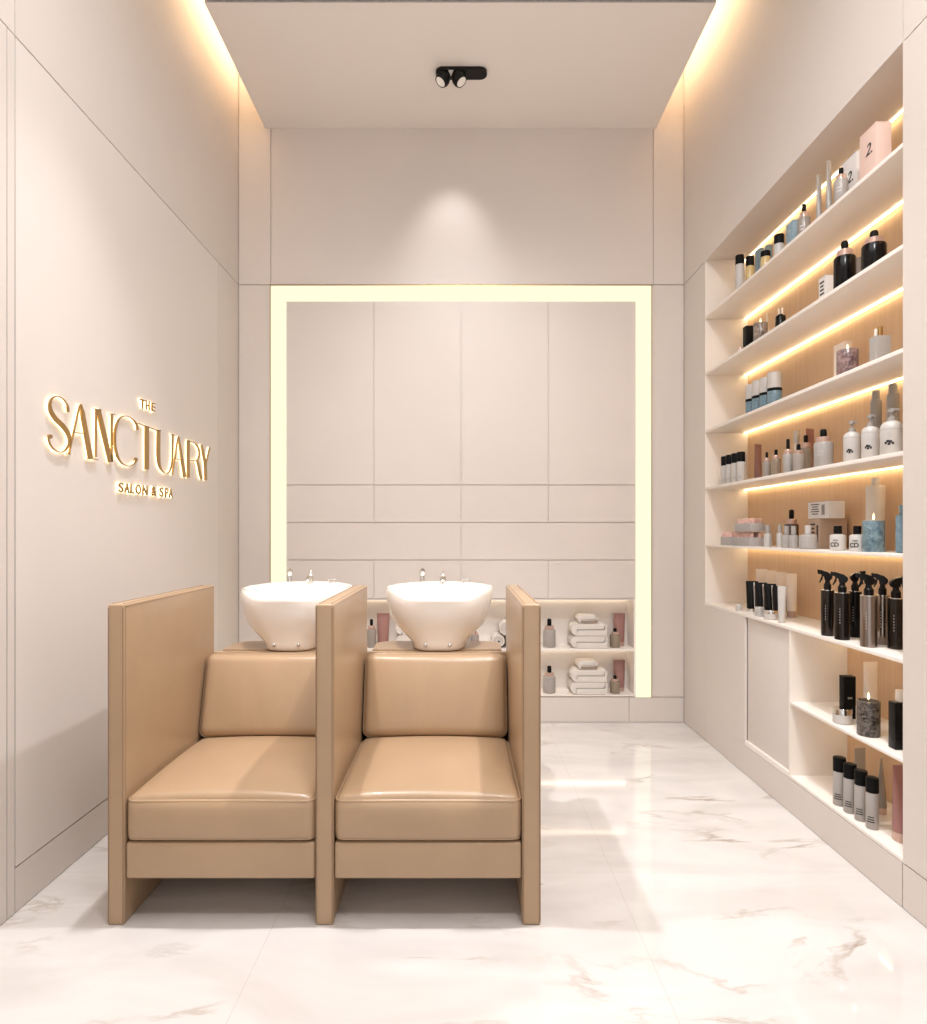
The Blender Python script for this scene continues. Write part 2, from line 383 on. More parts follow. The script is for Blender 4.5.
# ------------------------------------------------------------------ sign
GD = {}
SG = thing('wall_sign', 'gold backlit letters on the left wall reading THE SANCTUARY SALON & SPA', 'sign', (XL+0.0005, 3.0, 1.6))
WX = XL + 0.0005
FONT = None
def ribbon_poly(pts):
    out_l, out_r = [], []
    n = len(pts)
    for i, (x, y, w) in enumerate(pts):
        x0, y0, _ = pts[max(i-1, 0)]; x1, y1, _ = pts[min(i+1, n-1)]
        dx, dy = x1-x0, y1-y0; l = math.hypot(dx, dy) or 1
        nx, ny = -dy/l, dx/l
        out_l.append((x+nx*w/2, y+ny*w/2)); out_r.append((x-nx*w/2, y-ny*w/2))
    return out_l, out_r
def smooth_pts(pts, k=5):
    if len(pts) < 4: return pts
    res = []
    P = [pts[0]] + pts + [pts[-1]]
    for i in range(1, len(P)-2):
        for j in range(k):
            t = j/k
            res.append(tuple(0.5*((2*P[i][c]) + (-P[i-1][c]+P[i+1][c])*t + (2*P[i-1][c]-5*P[i][c]+4*P[i+1][c]-P[i+2][c])*t*t
                       + (-P[i-1][c]+3*P[i][c]-3*P[i+1][c]+P[i+2][c])*t*t*t) for c in range(3)))
    res.append(pts[-1]); return res
def wallpt(px, py, xo):
    Y, Z = yz_on_side(px, py, WX+0.0135)
    return (xo, Y-3.0, Z-1.6)
def extr_ribbon(bm, pts, x0, x1):
    L_, R_ = ribbon_poly(pts)
    fl = [bm.verts.new(wallpt(*p, x1)) for p in L_]; fr_ = [bm.verts.new(wallpt(*p, x1)) for p in R_]
    bl = [bm.verts.new(wallpt(*p, x0)) for p in L_]; br = [bm.verts.new(wallpt(*p, x0)) for p in R_]
    for i in range(len(pts)-1):
        bm.faces.new((fl[i], fl[i+1], fr_[i+1], fr_[i])); bm.faces.new((bl[i+1], bl[i], br[i], br[i+1]))
        bm.faces.new((fl[i+1], fl[i], bl[i], bl[i+1])); bm.faces.new((fr_[i], fr_[i+1], br[i+1], br[i]))
    bm.faces.new((fl[0], fr_[0], br[0], bl[0])); bm.faces.new((fl[-1], bl[-1], br[-1], fr_[-1]))
def letter(strokes, balls=(), name='letter'):
    """strokes in photo pixels measured on the wall plane -> extruded gold letter and its back light"""
    bm = bm_new(); hb = bm_new()
    for s in strokes:
        s = [(a, b, max(w, 0.95)) for a, b, w in s]
        sp = smooth_pts(s)
        extr_ribbon(bm, sp, 0.0085, 0.0140)
        extr_ribbon(hb, [(a, b, max(w*0.6, 0.7)) for a, b, w in sp], 0.006, 0.0083)
    for (bx, by, r) in balls:
        pts = [(bx, by-r, 0.3), (bx, by-r*0.6, r*1.6), (bx, by, r*2), (bx, by+r*0.6, r*1.6), (bx, by+r, 0.3)]
        extr_ribbon(bm, pts, 0.0085, 0.0138)
    o = obj(name, bm, 'gold', SG, smooth=False)
    h = obj('back_light', hb, 'halo', o, smooth=False)
    return o
def za(l): return [(40+u/10.3, 390+v/10.3, w/10.3) for u, v, w in l]
letter([za([(295,228,20),(290,180,20),(283,150,10),(245,95,8),(180,65,8),(125,90,16),(106,150,26),(118,220,36),(165,295,42),(240,370,44),(290,440,38),(310,510,28),(298,575,18),(245,632,9),(185,634,8),(125,585,12),(95,520,12),(92,480,12)])],
       [(40+108/10.3, 390+480/10.3, 2.3)])
letter([za([(412,160,10),(302,655,12)]), za([(422,145,14),(440,230,40),(525,705,46)]), za([(355,438,7),(465,450,7)]), za([(275,655,8),(318,660,8)]), za([(490,702,8),(600,718,8)])])
letter([za([(582,200,14),(578,690,14)]), za([(602,200,44),(732,742,44)]), za([(744,250,16),(742,742,16)]), za([(562,198,8),(632,208,8)]), za([(716,246,8),(770,252,8)])])
letter([[(137.6,430,1.6),(137.3,425,1.8),(133,419.2,.8),(126,416,.8),(120.5,418,1.2),(117,424.5,1.8),(115.2,434,2.2),(115.4,446,2.2),(118,456.5,1.8),(122,463,1.2),(128,466,.8),(133,464.8,.8),(136.8,461,.9)]], [(136.2,459.4,1.9)])
letter([[(147.1,426.4,3.9),(147.1,469.5,3.9)], [(138.4,423.4,.9),(157,430.2,.9)]])
letter([[(158.9,430,3.3),(158.7,455,3.2),(160,466,2.2),(163.5,472,1.0),(166.5,473.2,.9),(170,471,1.0),(172.4,463,1.2),(172.9,450,1.2),(173,435,1.2)], [(155.5,429.8,.8),(161,430.8,.8)], [(171.3,434.4,.8),(174.6,435.2,.8)]])
letter([[(178.2,438,1.0),(172.4,475,1.1)], [(178.7,436.5,1.4),(185.1,477,3.0)], [(175.2,458.6,.7),(181.4,460,.7)]])
letter([[(188.6,440.3,2.5),(188.6,477.6,2.5)], [(188.6,441,.9),(195,443.2,.9),(199,449,1.4),(199.6,455,1.4),(197,460,.9),(189.5,460.6,.8)], [(197.3,460.4,1.2),(199,466,2.0),(200.5,474,2.2),(202,479,2.0)]])
letter([[(201.6,444.6,1.6),(205.6,463,2.6),(206,480,2.2)], [(210,447.4,1.0),(206.4,463,1.0)]])
def glyph(ch, x0, x1, t0, t1, h):
    """small bold capital between photo columns x0..x1; t0,t1 = top rows at both ends, h = height in rows"""
    cu = bpy.data.curves.new('letter', 'FONT'); cu.body = ch; cu.offset = 0.018; cu.resolution_u = 4
    ob = bpy.data.objects.new('letter', cu); C.objects.link(ob)
    bpy.context.view_layer.update()
    me = bpy.data.meshes.new_from_object(ob.evaluated_get(bpy.context.evaluated_depsgraph_get()))
    bpy.data.objects.remove(ob)
    xsn = [v.co.x for v in me.vertices]; ysn = [v.co.y for v in me.vertices]
    a, b, c, d_ = min(xsn), max(xsn), min(ysn), max(ysn)
    bm = bmesh.new(); bm.from_mesh(me); bpy.data.meshes.remove(me)
    bmesh.ops.remove_doubles(bm, verts=bm.verts, dist=1e-5)
    for v in bm.verts:
        u = (v.co.x-a)/(b-a); w = (v.co.y-c)/(d_-c)
        px = x0+(x1-x0)*u; py = t0+(t1-t0)*u + h*(1-w)
        v.co = Vector(wallpt(px, py, 0.0138))
    hb = bm.copy()
    for bb, dx, fx in ((bm, -0.005, 0), (hb, -0.002, -0.0055)):
        for v in bb.verts: v.co.x += fx
        r = bmesh.ops.extrude_face_region(bb, geom=bb.faces[:])
        for v in r['geom']:
            if isinstance(v, bmesh.types.BMVert): v.co.x += dx
    o = obj('letter', bm, 'gold', SG, smooth=False); obj('back_light', hb, 'halo', o, smooth=False)
glyph('T', 140.6, 145.2, 398.6, 400.0, 9.0); glyph('H', 146.2, 149.9, 400.4, 401.5, 9.2); glyph('E', 151.8, 155.4, 402.2, 403.3, 8.8)
def sy(x): return 482.5 + (x-118.8)*6.3/53.9
for ch, a, b in (('S',118.8,124),('A',124.7,129.9),('L',130.8,134.3),('O',135.9,141.4),('N',142.8,147.8),('&',151.9,156.6),('S',159.8,163.9),('P',165.2,168.9),('A',169.2,172.9)):
    glyph(ch, a, b, sy(a), sy(b), 9.3)

# ------------------------------------------------------------------ shampoo seats
CX, CYc = -0.45, 2.54
ss = thing('shampoo_chair', 'double tan leather shampoo chair with three high side panels', 'chair', (CX, CYc, 0))
PY0, PY1, PH = 2.150, 2.940, 1.062
def sp(name, bm, m, parent=None): 
    if parent is None:
        bmesh.ops.translate(bm, verts=bm.verts, vec=(-CX, -CYc, 0)); return obj(name, bm, m, ss)
    bmesh.ops.translate(bm, verts=bm.verts, vec=(-CX, -CYc, 0)); return obj(name, bm, m, parent)
for x0, x1 in ((-1.168, -1.113), (-0.480, -0.421), (0.205, 0.265)):
    bm = bm_new(); add_box(bm, x0, x1, PY0, PY1, 0.0, PH, bev=0.007, segs=3)
    p = sp('side_panel', bm, 'leather')
    bm = bm_new()
    for x in (x0+0.0035, x1-0.0035):
        add_tube(bm, [(x, PY0-0.0003, 0.01), (x, PY0-0.0003, PH-0.012)], 0.0016, 6)
    for x in (x0+0.0095, x1-0.0095):
        add_tube(bm, [(x, PY0+0.012, PH+0.0003), (x, PY1-0.012, PH+0.0003)], 0.0014, 6)
    for x in (x0-0.0002, x1+0.0002):
        add_tube(bm, [(x, PY0+0.0085, 0.01), (x, PY0+0.0085, PH-0.0085), (x, PY1-0.0085, PH-0.0085)], 0.0013, 6)
    sp('stitching', bm, 'seam', p)

def cushion(w, d, h, crown, r=0.03, nx=26, ny=26, nz=9, puff=0.012):
    """soft box: rounded edges, domed top, slightly bulging sides; origin at bottom centre"""
    bm = bm_new(); grid = {}
    def key(i, j, k):
        if (i, j, k) in grid: return grid[(i, j, k)]
        x = (i/nx-0.5)*w; y = (j/ny-0.5)*d; z = k/nz*h
        # cosine spacing towards the edges
        x = math.sin((i/nx-0.5)*PI)*w/2; y = math.sin((j/ny-0.5)*PI)*d/2; z = h/2+math.sin((k/nz-0.5)*PI)*h/2
        hx, hy, hz = w/2-r, d/2-r, h/2-r
        cx = max(-hx, min(hx, x)); cy = max(-hy, min(hy, y)); cz = max(-hz, min(hz, z-h/2))
        v = Vector((x-cx, y-cy, z-h/2-cz))
        if v.length > 1e-6:
            n_ = sum(1 for q in v if abs(q) > 1e-6)
            m_ = max(abs(q) for q in v)
            v = v.normalized() * r * (m_/r)
        p = Vector((cx, cy, cz)) + v
        fx = 1-(2*x/w)**2; fy = 1-(2*y/d)**2; fz = 1-(2*(z-h/2)/h)**2
        fx, fy, fz = max(fx, 0), max(fy, 0), max(fz, 0)
        p.z += h/2 + crown*(fx**0.6)*(fy**0.6)*(1 if k > nz/2 else 0.15*(-1))*(1 if k in (0, nz) else abs(2*k/nz-1))
        p.x += math.copysign(puff*fy*fz, x)*abs(2*x/w)**4; p.y += math.copysign(puff*fx*fz, y)*abs(2*y/d)**4
        grid[(i, j, k)] = bm.verts.new(p); return grid[(i, j, k)]
    for i in range(nx):
        for j in range(ny):
            bm.faces.new((key(i,j,nz), key(i+1,j,nz), key(i+1,j+1,nz), key(i,j+1,nz)))
            bm.faces.new((key(i,j+1,0), key(i+1,j+1,0), key(i+1,j,0), key(i,j,0)))
    for k in range(nz):
        for i in range(nx):
            bm.faces.new((key(i,0,k), key(i+1,0,k), key(i+1,0,k+1), key(i,0,k+1)))
            bm.faces.new((key(i+1,ny,k), key(i,ny,k), key(i,ny,k+1), key(i+1,ny,k+1)))
        for j in range(ny):
            bm.faces.new((key(0,j+1,k), key(0,j,k), key(0,j,k+1), key(0,j+1,k+1)))
            bm.faces.new((key(nx,j,k), key(nx,j+1,k), key(nx,j+1,k+1), key(nx,j,k+1)))
    return bm

def loop_rect(w, d, r, z, n=6, puff=0.0):
    pts = []
    for cx, cy, a0 in ((w/2-r, d/2-r, 0), (-w/2+r, d/2-r, PI/2), (-w/2+r, -d/2+r, PI), (w/2-r, -d/2+r, 1.5*PI)):
        for i in range(n+1):
            a = a0+PI/2*i/n; pts.append((cx+r*math.cos(a), cy+r*math.sin(a), z))
    return pts

for x0, x1 in ((-1.112, -0.481), (-0.420, 0.204)):
    xc = (x0+x1)/2; w = x1-x0
    bm = bm_new(); add_box(bm, x0+0.001, x1-0.001, PY0+0.003, 2.86, 0.150, 0.272, bev=0.012, segs=3)
    sp('seat_base', bm, 'leather')
    # seat cushion
    bm = cushion(w-0.001, 0.64, 0.150, 0.042, r=0.028, puff=0.010)
    bmesh.ops.translate(bm, verts=bm.verts, vec=(xc, PY0+0.320, 0.272))
    s = sp('seat_cushion', bm, 'leather')
    bm = bm_new()
    for zz, dd in ((0.137, 0.0), (0.012, 0.0)):
        pts = [(xc+p[0], PY0+0.320+p[1], 0.272+p[2]) for p in loop_rect(w-0.005, 0.634, 0.03, zz)]
        add_tube(bm, pts, 0.0026, 6, closed=True)
    sp('piping', bm, 'seam' if False else 'leather', s)
    # back pillow leaning back
    bm = cushion(w-0.008, 0.355, 0.13, 0.026, r=0.035, puff=0.003)
    bmesh.ops.rotate(bm, verts=bm.verts, cent=(0, 0, 0), matrix=Matrix.Rotation(math.radians(75), 3, 'X'))
    bmesh.ops.translate(bm, verts=bm.verts, vec=(xc, 2.905, 0.572))
    b_ = sp('back_cushion', bm, 'leathersoft')
    bm = bm_new()
    pts = loop_rect(w-0.014, 0.350, 0.035, 0.117)
    R = Matrix.Rotation(math.radians(75), 3, 'X')
    pts = [tuple(R @ Vector(p) + Vector((xc, 2.905, 0.572))) for p in pts]
    add_tube(bm, pts, 0.0010, 6, closed=True); sp('piping', bm, 'leather', b_)
    bm = bm_new(); add_box(bm, x0-0.03, x1+0.03, 2.942, 2.976, 0.0, 0.758, bev=0.004); sp('rear_light_block', bm, 'leather')  # added board: keeps cushion gaps dark, blocks light from behind under the seat
    # rear deck that carries the basin
    bm = bm_new()
    r = 0.07; px0, px1, py0, py1 = xc-0.300, xc+0.300, 2.978, 3.22
    ol = [(px0, py0), (px1, py0)] + [(px1-r+r*math.cos(a), py1-r+r*math.sin(a)) for a in [PI/2*i/6 for i in range(7)]] + \
         [(px0+r+r*math.cos(a), py1-r+r*math.sin(a)) for a in [PI/2+PI/2*i/6 for i in range(7)]]
    lo = [bm.verts.new((x, y, 0.0)) for x, y in ol]; hi = [bm.verts.new((x, y, 0.762)) for x, y in ol]
    bm.faces.new(lo[::-1]); bm.faces.new(hi)
    for i in range(len(ol)): j = (i+1) % len(ol); bm.faces.new((lo[i], lo[j], hi[j], hi[i]))
    es = [e for e in bm.edges if all(v in hi for v in e.verts)]
    bmesh.ops.bevel(bm, geom=es, offset=0.006, segments=2, affect='EDGES')
    dk = thing('basin_stand', 'tan leather covered stand behind the %s shampoo seat' % ('left' if xc < -0.5 else 'right'), 'stand', (xc, 3.08, 0), 0, 'basin stands')
    bmesh.ops.translate(bm, verts=bm.verts, vec=(-xc, -3.08, 0)); obj('cabinet', bm, 'leather', dk)

# ------------------------------------------------------------------ basins
def superell(a, b, ex, t):
    c, s = math.cos(t), math.sin(t)
    return (a*math.copysign(abs(c)**(2/ex), c), b*math.copysign(abs(s)**(2/ex), s))
def basin(xc, lab):
    zb = 0.7622
    t = thing('shampoo_basin', lab, 'basin', (xc, 3.10, zb), 0, 'shampoo basins')
    bm = bm_new(); n = 56
    # (z above deck, half width, half depth, centre y, exponent, front dip)
    rings = [(0.0, 0.118, 0.125, -0.03, 2.6, 0), (0.010, 0.126, 0.133, -0.03, 2.6, 0), (0.03, 0.128, 0.137, -0.03, 2.6, 0), (0.06, 0.160, 0.160, -0.015, 2.5, 0),
             (0.105, 0.208, 0.205, 0.010, 2.5, 0), (0.155, 0.238, 0.240, 0.028, 2.5, .2), (0.21, 0.250, 0.260, 0.042, 2.5, .6), (0.25, 0.256, 0.272, 0.047, 2.4, 1),
             (0.262, 0.258, 0.276, 0.048, 2.2, 1), (0.268, 0.254, 0.272, 0.048, 2.2, 1), (0.266, 0.238, 0.235, 0.036, 2.2, 1), (0.255, 0.228, 0.215, 0.02, 2.2, 1),
             (0.20, 0.205, 0.190, 0.01, 2.3, .5), (0.14, 0.160, 0.150, 0.0, 2.3, .2), (0.105, 0.09, 0.085, 0.0, 2.2, 0), (0.10, 0.03, 0.03, 0.0, 2, 0)]
    vr = []
    for z, a, b, cy, ex, dip in rings:
        z *= 1.022
        ring = []
        for i in range(n):
            x, y = superell(a, b, ex, 2*PI*i/n)
            front = max(0, -y/b); q = max(0, min(1, (0.84-abs(x/a))/0.34)); q = q*q*(3-2*q)
            dz = -0.030*dip*(front**0.7)*q + 0.010*dip*max(0, y/b)
            ring.append(bm.verts.new((x, y+cy + 0.02*dip*front*q*0.0, z+dz)))
        vr.append(ring)
    for A, B in zip(vr, vr[1:]):
        for i in range(n): j = (i+1) % n; bm.faces.new((A[i], A[j], B[j], B[i]))
    bm.faces.new(vr[0][::-1]); bm.faces.new(vr[-1])
    bw = obj('bowl', bm, 'ceramic', t, angle=60)
    bm = bm_new(); add_lathe(bm, [(0.0, 0.0), (0.022, 0), (0.022, 0.004), (0.016, 0.006), (0, 0.006)], 20, (0, 0.0, 0.100)); obj('drain', bm, 'chrome', t)
    # mixer tap
    zr = 0.264
    bm = bm_new(); add_lathe(bm, cyl_prof(0.021, 0, 0.010), 20); add_lathe(bm, cyl_prof(0.016, 0.009, 0.045), 20)
    add_tube(bm, [(0, 0, 0.036), (0, -0.03, 0.045), (0, -0.055, 0.040), (0, -0.062, 0.028)], 0.008, 10)
    tp = obj('tap', bm, 'chrome', t, loc=(0.009, 0.262, zr))
    bm = bm_new(); add_lathe(bm, [(0.0, 0.045), (0.011, 0.045), (0.013, 0.052), (0.009, 0.060), (0, 0.061)], 16); add_tube(bm, [(0, 0, 0.056), (0, 0.01, 0.078)], [0.005, 0.003], 8)
    obj('lever', bm, 'chrome', tp)
    # hand shower
    bm = bm_new(); add_lathe(bm, cyl_prof(0.014, 0, 0.012), 20); add_lathe(bm, [(0.012, 0.012), (0.013, 0.04), (0.010, 0.055)], 16)
    hs = obj('hand_shower', bm, 'chrome', t, loc=(-0.098, 0.262, zr-0.002))
    bm = bm_new(); add_tube(bm, [(0, 0.004, 0.045), (0, 0.0, 0.060), (0.002, -0.006, 0.076), (0.003, -0.012, 0.084)], [0.009, 0.014, 0.016, 0.010], 14); obj('spray_head', bm, 'chrome', hs)
    bm = bm_new()
    add_box(bm, -0.020, 0.020, -0.010, 0.010, 0, 0.004, bev=0.001); 
    for sx in (-0.014, 0.014): add_lathe(bm, cyl_prof(0.005, 0.002, 0.032), 12, (sx, 0, 0))
    add_box(bm, -0.022, 0.022, -0.006, 0.006, 0.026, 0.034, bev=0.002)
    obj('hose_bracket', bm, 'chrome', t, loc=(0.127, 0.235, zr+0.004))
    for sx in (-0.058, 0.052):
        bm = bm_new()
        add_lathe(bm, [(0, 0), (0.007, 0), (0.008, 0.003), (0.008, 0.008), (0.005, 0.011), (0, 0.011)], 16)
        bmesh.ops.rotate(bm, verts=bm.verts, cent=(0,0,0), matrix=Matrix.Rotation(PI/2, 3, 'X'))
        obj('valve_knob', bm, 'chrome', t, loc=(sx, -0.158, 0.028))
    return t
basin(-0.785, 'white ceramic shampoo basin with taps behind the left leather seat')
basin(-0.100, 'white ceramic shampoo basin with taps behind the right leather seat')

# ------------------------------------------------------------------ ceiling spotlight
sl = thing('ceiling_spotlight', 'black twin-head ceiling spotlight on the pale ceiling slab', 'spotlight', (0.005, 3.90, ZC))
bm = bm_new(); L_ = 0.111; R_ = 0.043; n = 12
ol = [(L_+R_*math.cos(a), R_*math.sin(a)) for a in [-PI/2+PI*i/n for i in range(n+1)]] + [(-L_+R_*math.cos(a), R_*math.sin(a)) for a in [PI/2+PI*i/n for i in range(n+1)]]
lo = [bm.verts.new((x, y, -0.022)) for x, y in ol]; hi = [bm.verts.new((x, y, -0.0003)) for x, y in ol]
bm.faces.new(lo[::-1]); bm.faces.new(hi)
for i in range(len(ol)): j = (i+1) % len(ol); bm.faces.new((lo[i], lo[j], hi[j], hi[i]))
obj('mounting_plate', bm, 'black', sl)
for hx, dr in ((-0.112, Vector((-0.55, -0.15, -0.80))), (-0.012, Vector((0.55, -0.15, -0.80)))):
    bm = bm_new()
    add_lathe(bm, [(0, -0.040), (0.020, -0.038), (0.034, -0.030), (0.042, -0.014), (0.043, 0.006), (0.038, 0.020), (0.036, 0.024), (0.032, 0.024), (0.031, 0.020), (0, 0.020)], 28)
    q = dr.normalized().to_track_quat('Z', 'Y').to_matrix()
    bmesh.ops.rotate(bm, verts=bm.verts, cent=(0,0,0), matrix=q)
    h = obj('lamp_head', bm, 'black', sl, loc=(hx, -0.012, -0.056))
    bm = bm_new(); add_lathe(bm, [(0, 0.0205), (0.0305, 0.0205), (0.0305, 0.0235), (0, 0.0245)], 28)
    bmesh.ops.rotate(bm, verts=bm.verts, cent=(0,0,0), matrix=q); obj('lens', bm, 'lens', h)
    bm = bm_new(); add_tube(bm, [(hx, -0.005, -0.035), (hx, 0, -0.018)], 0.009, 10); obj('stem', bm, 'black', sl)
bm = bm_new(); v = [bm.verts.new(p) for p in ((-0.078,-0.046,-0.024),(-0.046,-0.046,-0.024),(-0.062,-0.046,-0.060),(-0.078,-0.040,-0.024),(-0.046,-0.040,-0.024),(-0.062,-0.040,-0.060))]
for f in ((0,1,2),(5,4,3),(0,3,4,1),(1,4,5,2),(2,5,3,0)): bm.faces.new([v[i] for i in f])
obj('bracket', bm, 'silver', sl, smooth=False)

# ------------------------------------------------------------------ products
FACE = PI + 0.75          # direction (in plan) in which labels face: towards the room and camera
def lines_on(root, r, z0, z1, rows, m='ink', span=0.5, a=FACE, name='label_print'):
    bm = bm_new(); st = (z1-z0)/rows
    for i in range(rows):
        sp_ = span*(1-0.25*((i*7) % 3)/2)
        add_arc(bm, r+0.0005, z0+i*st, z0+i*st+st*0.42, a-sp_, a+sp_)
    return obj(name, bm, m, root, smooth=True)

def dropper(root, r, h, body='grey', collar='rose', bulb='pblack', marks=None, bodyfrac=0.64):
    hb = h*bodyfrac; hc = h*0.13
    bm = bm_new()
    add_lathe(bm, [(r*0.9, 0), (r, r*0.12), (r, hb-r*0.22), (r*0.93, hb-r*0.06), (r*0.72, hb), (r*0.6, hb)], 32); obj('bottle', bm, body, root)
    bm = bm_new(); rc = r*0.70
    add_lathe(bm, [(rc, hb), (rc, hb+hc*0.92), (rc*0.93, hb+hc), (r*0.3, hb+hc)], 28)
    for i in range(16):
        a = 2*PI*i/16; add_tube(bm, [(rc*math.cos(a), rc*math.sin(a), hb+0.001), (rc*math.cos(a), rc*math.sin(a), hb+hc*0.9)], rc*0.05, 5)
    obj('collar', bm, collar, root)
    bm = bm_new(); rb = r*0.34; z0 = hb+hc
    add_lathe(bm, [(rb, z0-0.0005), (rb*1.02, z0+(h-z0)*0.3), (rb, h-rb*0.6), (rb*0.75, h-rb*0.15), (0, h)], 20); obj('dropper_bulb', bm, bulb, root)
    if marks: lines_on(root, r, hb*0.45, hb*0.72, marks[0], marks[1], 0.35)

def capped(root, r, h, body='pwhite', cap='pblack', capfrac=0.27, marks=None, ring=None, caprad=1.0):
    hc = h*(1-capfrac)
    bm = bm_new(); add_lathe(bm, [(r*0.93, 0), (r, r*0.12), (r, hc-0.002), (r*0.96, hc)], 32); obj('bottle', bm, body, root)
    bm = bm_new(); rc = r*caprad; add_lathe(bm, [(rc, hc), (rc, h-rc*0.18), (rc*0.94, h-rc*0.05), (rc*0.82, h), (0, h)], 32); obj('cap', bm, cap, root)
    if ring:
        bm = bm_new(); add_lathe(bm, cyl_prof(r*1.015, hc-h*0.09, hc+0.0005), 32); obj('neck_ring', bm, ring, root)
    if marks: lines_on(root, r, h*marks[2], h*marks[3], marks[0], marks[1], 0.6)

def shouldered(root, r, h, body='pwhite', cap='pblack', bodyfrac=0.68, capr=0.5, marks=None):
    hb = h*bodyfrac
    bm = bm_new(); add_lathe(bm, [(r*0.88, 0), (r, r*0.14), (r, hb-r*0.3), (r*0.9, hb-r*0.08), (r*0.6, hb), (r*0.42, hb), (r*0.42, hb+0.004)], 32); obj('bottle', bm, body, root)
    bm = bm_new(); rc = r*capr; add_lathe(bm, [(rc, hb+0.002), (rc, h-rc*0.1), (rc*0.9, h), (0, h)], 28); obj('cap', bm, cap, root)
    if marks: lines_on(root, r, hb*0.25, hb*0.7, marks[0], marks[1], 0.4)

def tube(root, w, h, body='pinktube', cap='rose', ang=0.0, capfrac=0.12, flare=1.0):
    """squeeze tube standing on its cap: round below, flat wide crimp above"""
    n = 28; bm = bm_new(); rc = w*0.40; hc = h*capfrac; rings = []
    for k in range(11):
        t = k/10; z = hc + (h*0.965-hc)*t
        a = w*0.42*(1-t)+w*0.5*t*flare; b = w*0.42*(1-t**1.3)+0.0022*t
        rings.append([bm.verts.new((a*math.cos(2*PI*i/n), b*math.sin(2*PI*i/n), z)) for i in range(n)])
    rings.append([bm.verts.new((v.co.x, v.co.y, h)) for v in rings[-1]])
    for A, B in zip(rings, rings[1:]):
        for i in range(n): j = (i+1) % n; bm.faces.new((A[i], A[j], B[j], B[i]))
    bm.faces.new(rings[0][::-1]); bm.faces.new(rings[-1])
    bmesh.ops.rotate(bm, verts=bm.verts, cent=(0,0,0), matrix=Matrix.Rotation(ang, 3, 'Z'))
    obj('tube_body', bm, body, root, angle=50)
    bm = bm_new(); add_lathe(bm, [(rc*0.95, 0), (rc, 0.001), (rc, hc-0.001), (rc*0.95, hc), (0, hc)], 28); obj('cap', bm, cap, root)

def candle(root, r, h, m, flame=True):
    hb = h*(0.80 if flame else 1.0)
    bm = bm_new(); add_lathe(bm, [(r*0.97, 0), (r, 0.002), (r, hb-0.002), (r*0.97, hb), (r*0.86, hb), (r*0.82, hb-0.006), (0, hb-0.008)], 40); obj('wax', bm, m, root)
    if flame:
        bm = bm_new(); add_tube(bm, [(0,0,hb-0.010), (0.001,0,hb+h*0.04)], 0.0011, 6); obj('wick', bm, 'wick', root)
        bm = bm_new(); f0 = hb+h*0.02; fh = h-f0; fr_ = min(r*0.10, fh*0.22)
        add_lathe(bm, [(0, f0), (fr_*0.8, f0+fh*0.15), (fr_, f0+fh*0.32), (fr_*0.6, f0+fh*0.65), (0, f0+fh)], 14); obj('flame', bm, 'flame', root)

def cardbox(root, dx, dy, h, m, side=None):
    b = box('carton', m, (-dx/2, dx/2, -dy/2, dy/2, 0, h), root, bev=0.0012)
    box('lid_flap', side or m, (-dx/2-0.0005, dx/2+0.0005, -dy/2-0.0005, dy/2+0.0005, h-0.002, h+0.0008), b)
    return b

def print_face(root, dx, txt_rows, m='ink', size=0.02, y=0, z=0.05, yspan=0.03):
    """rows of dark print on the carton face that looks into the room"""
    bm = bm_new()
    for k in range(txt_rows):
        w = yspan*(1-0.3*((k*5) % 3)/2)
        add_box(bm, -dx/2-0.0012, -dx/2+0.0003, y-w/2, y+w/2, z-k*size, z-k*size+size*0.4)
    obj('label_print', bm, m, root, smooth=False)

def glyph_on(root, ch, face, loc, size, m='ink', shear=0.0, rot=None, name='label_print'):
    cu = bpy.data.curves.new('t', 'FONT'); cu.body = ch; cu.extrude = 0.0006; cu.size = size; cu.shear = shear
    cu.align_x = 'CENTER'; cu.align_y = 'CENTER'; cu.offset = 0.0
    ob = bpy.data.objects.new('t', cu); C.objects.link(ob); bpy.context.view_layer.update()
    me = bpy.data.meshes.new_from_object(ob.evaluated_get(bpy.context.evaluated_depsgraph_get())); bpy.data.objects.remove(ob)
    o = bpy.data.objects.new(name, me); C.objects.link(o); me.materials.clear(); me.materials.append(M[m])
    # default text faces +Z; stand it up
    if face == '-X': R = Matrix(((0,0,-1),(-1,0,0),(0,1,0)))
    else: R = Matrix(((1,0,0),(0,0,-1),(0,1,0)))
    if rot: R = R @ Matrix.Rotation(rot, 3, 'Z')
    me.transform(R.to_4x4()); o.parent = root; o.location = loc
    return o

def curved_print(root, ch, r, z, size, m='ink', a=FACE):
    """short print wrapped on a round bottle"""
    cu = bpy.data.curves.new('t', 'FONT'); cu.body = ch; cu.size = size; cu.extrude = 0.0004; cu.align_x = 'CENTER'; cu.align_y = 'CENTER'; cu.offset = 0.0006
    ob = bpy.data.objects.new('t', cu); C.objects.link(ob); bpy.context.view_layer.update()
    me = bpy.data.meshes.new_from_object(ob.evaluated_get(bpy.context.evaluated_depsgraph_get())); bpy.data.objects.remove(ob)
    for v in me.vertices:
        t = a + v.co.x/r; rr = r + 0.0006 + v.co.z
        v.co = Vector((rr*math.cos(t), rr*math.sin(t), z+v.co.y))
    me.materials.clear(); me.materials.append(M[m]); o = bpy.data.objects.new('label_print', me); C.objects.link(o); o.parent = root

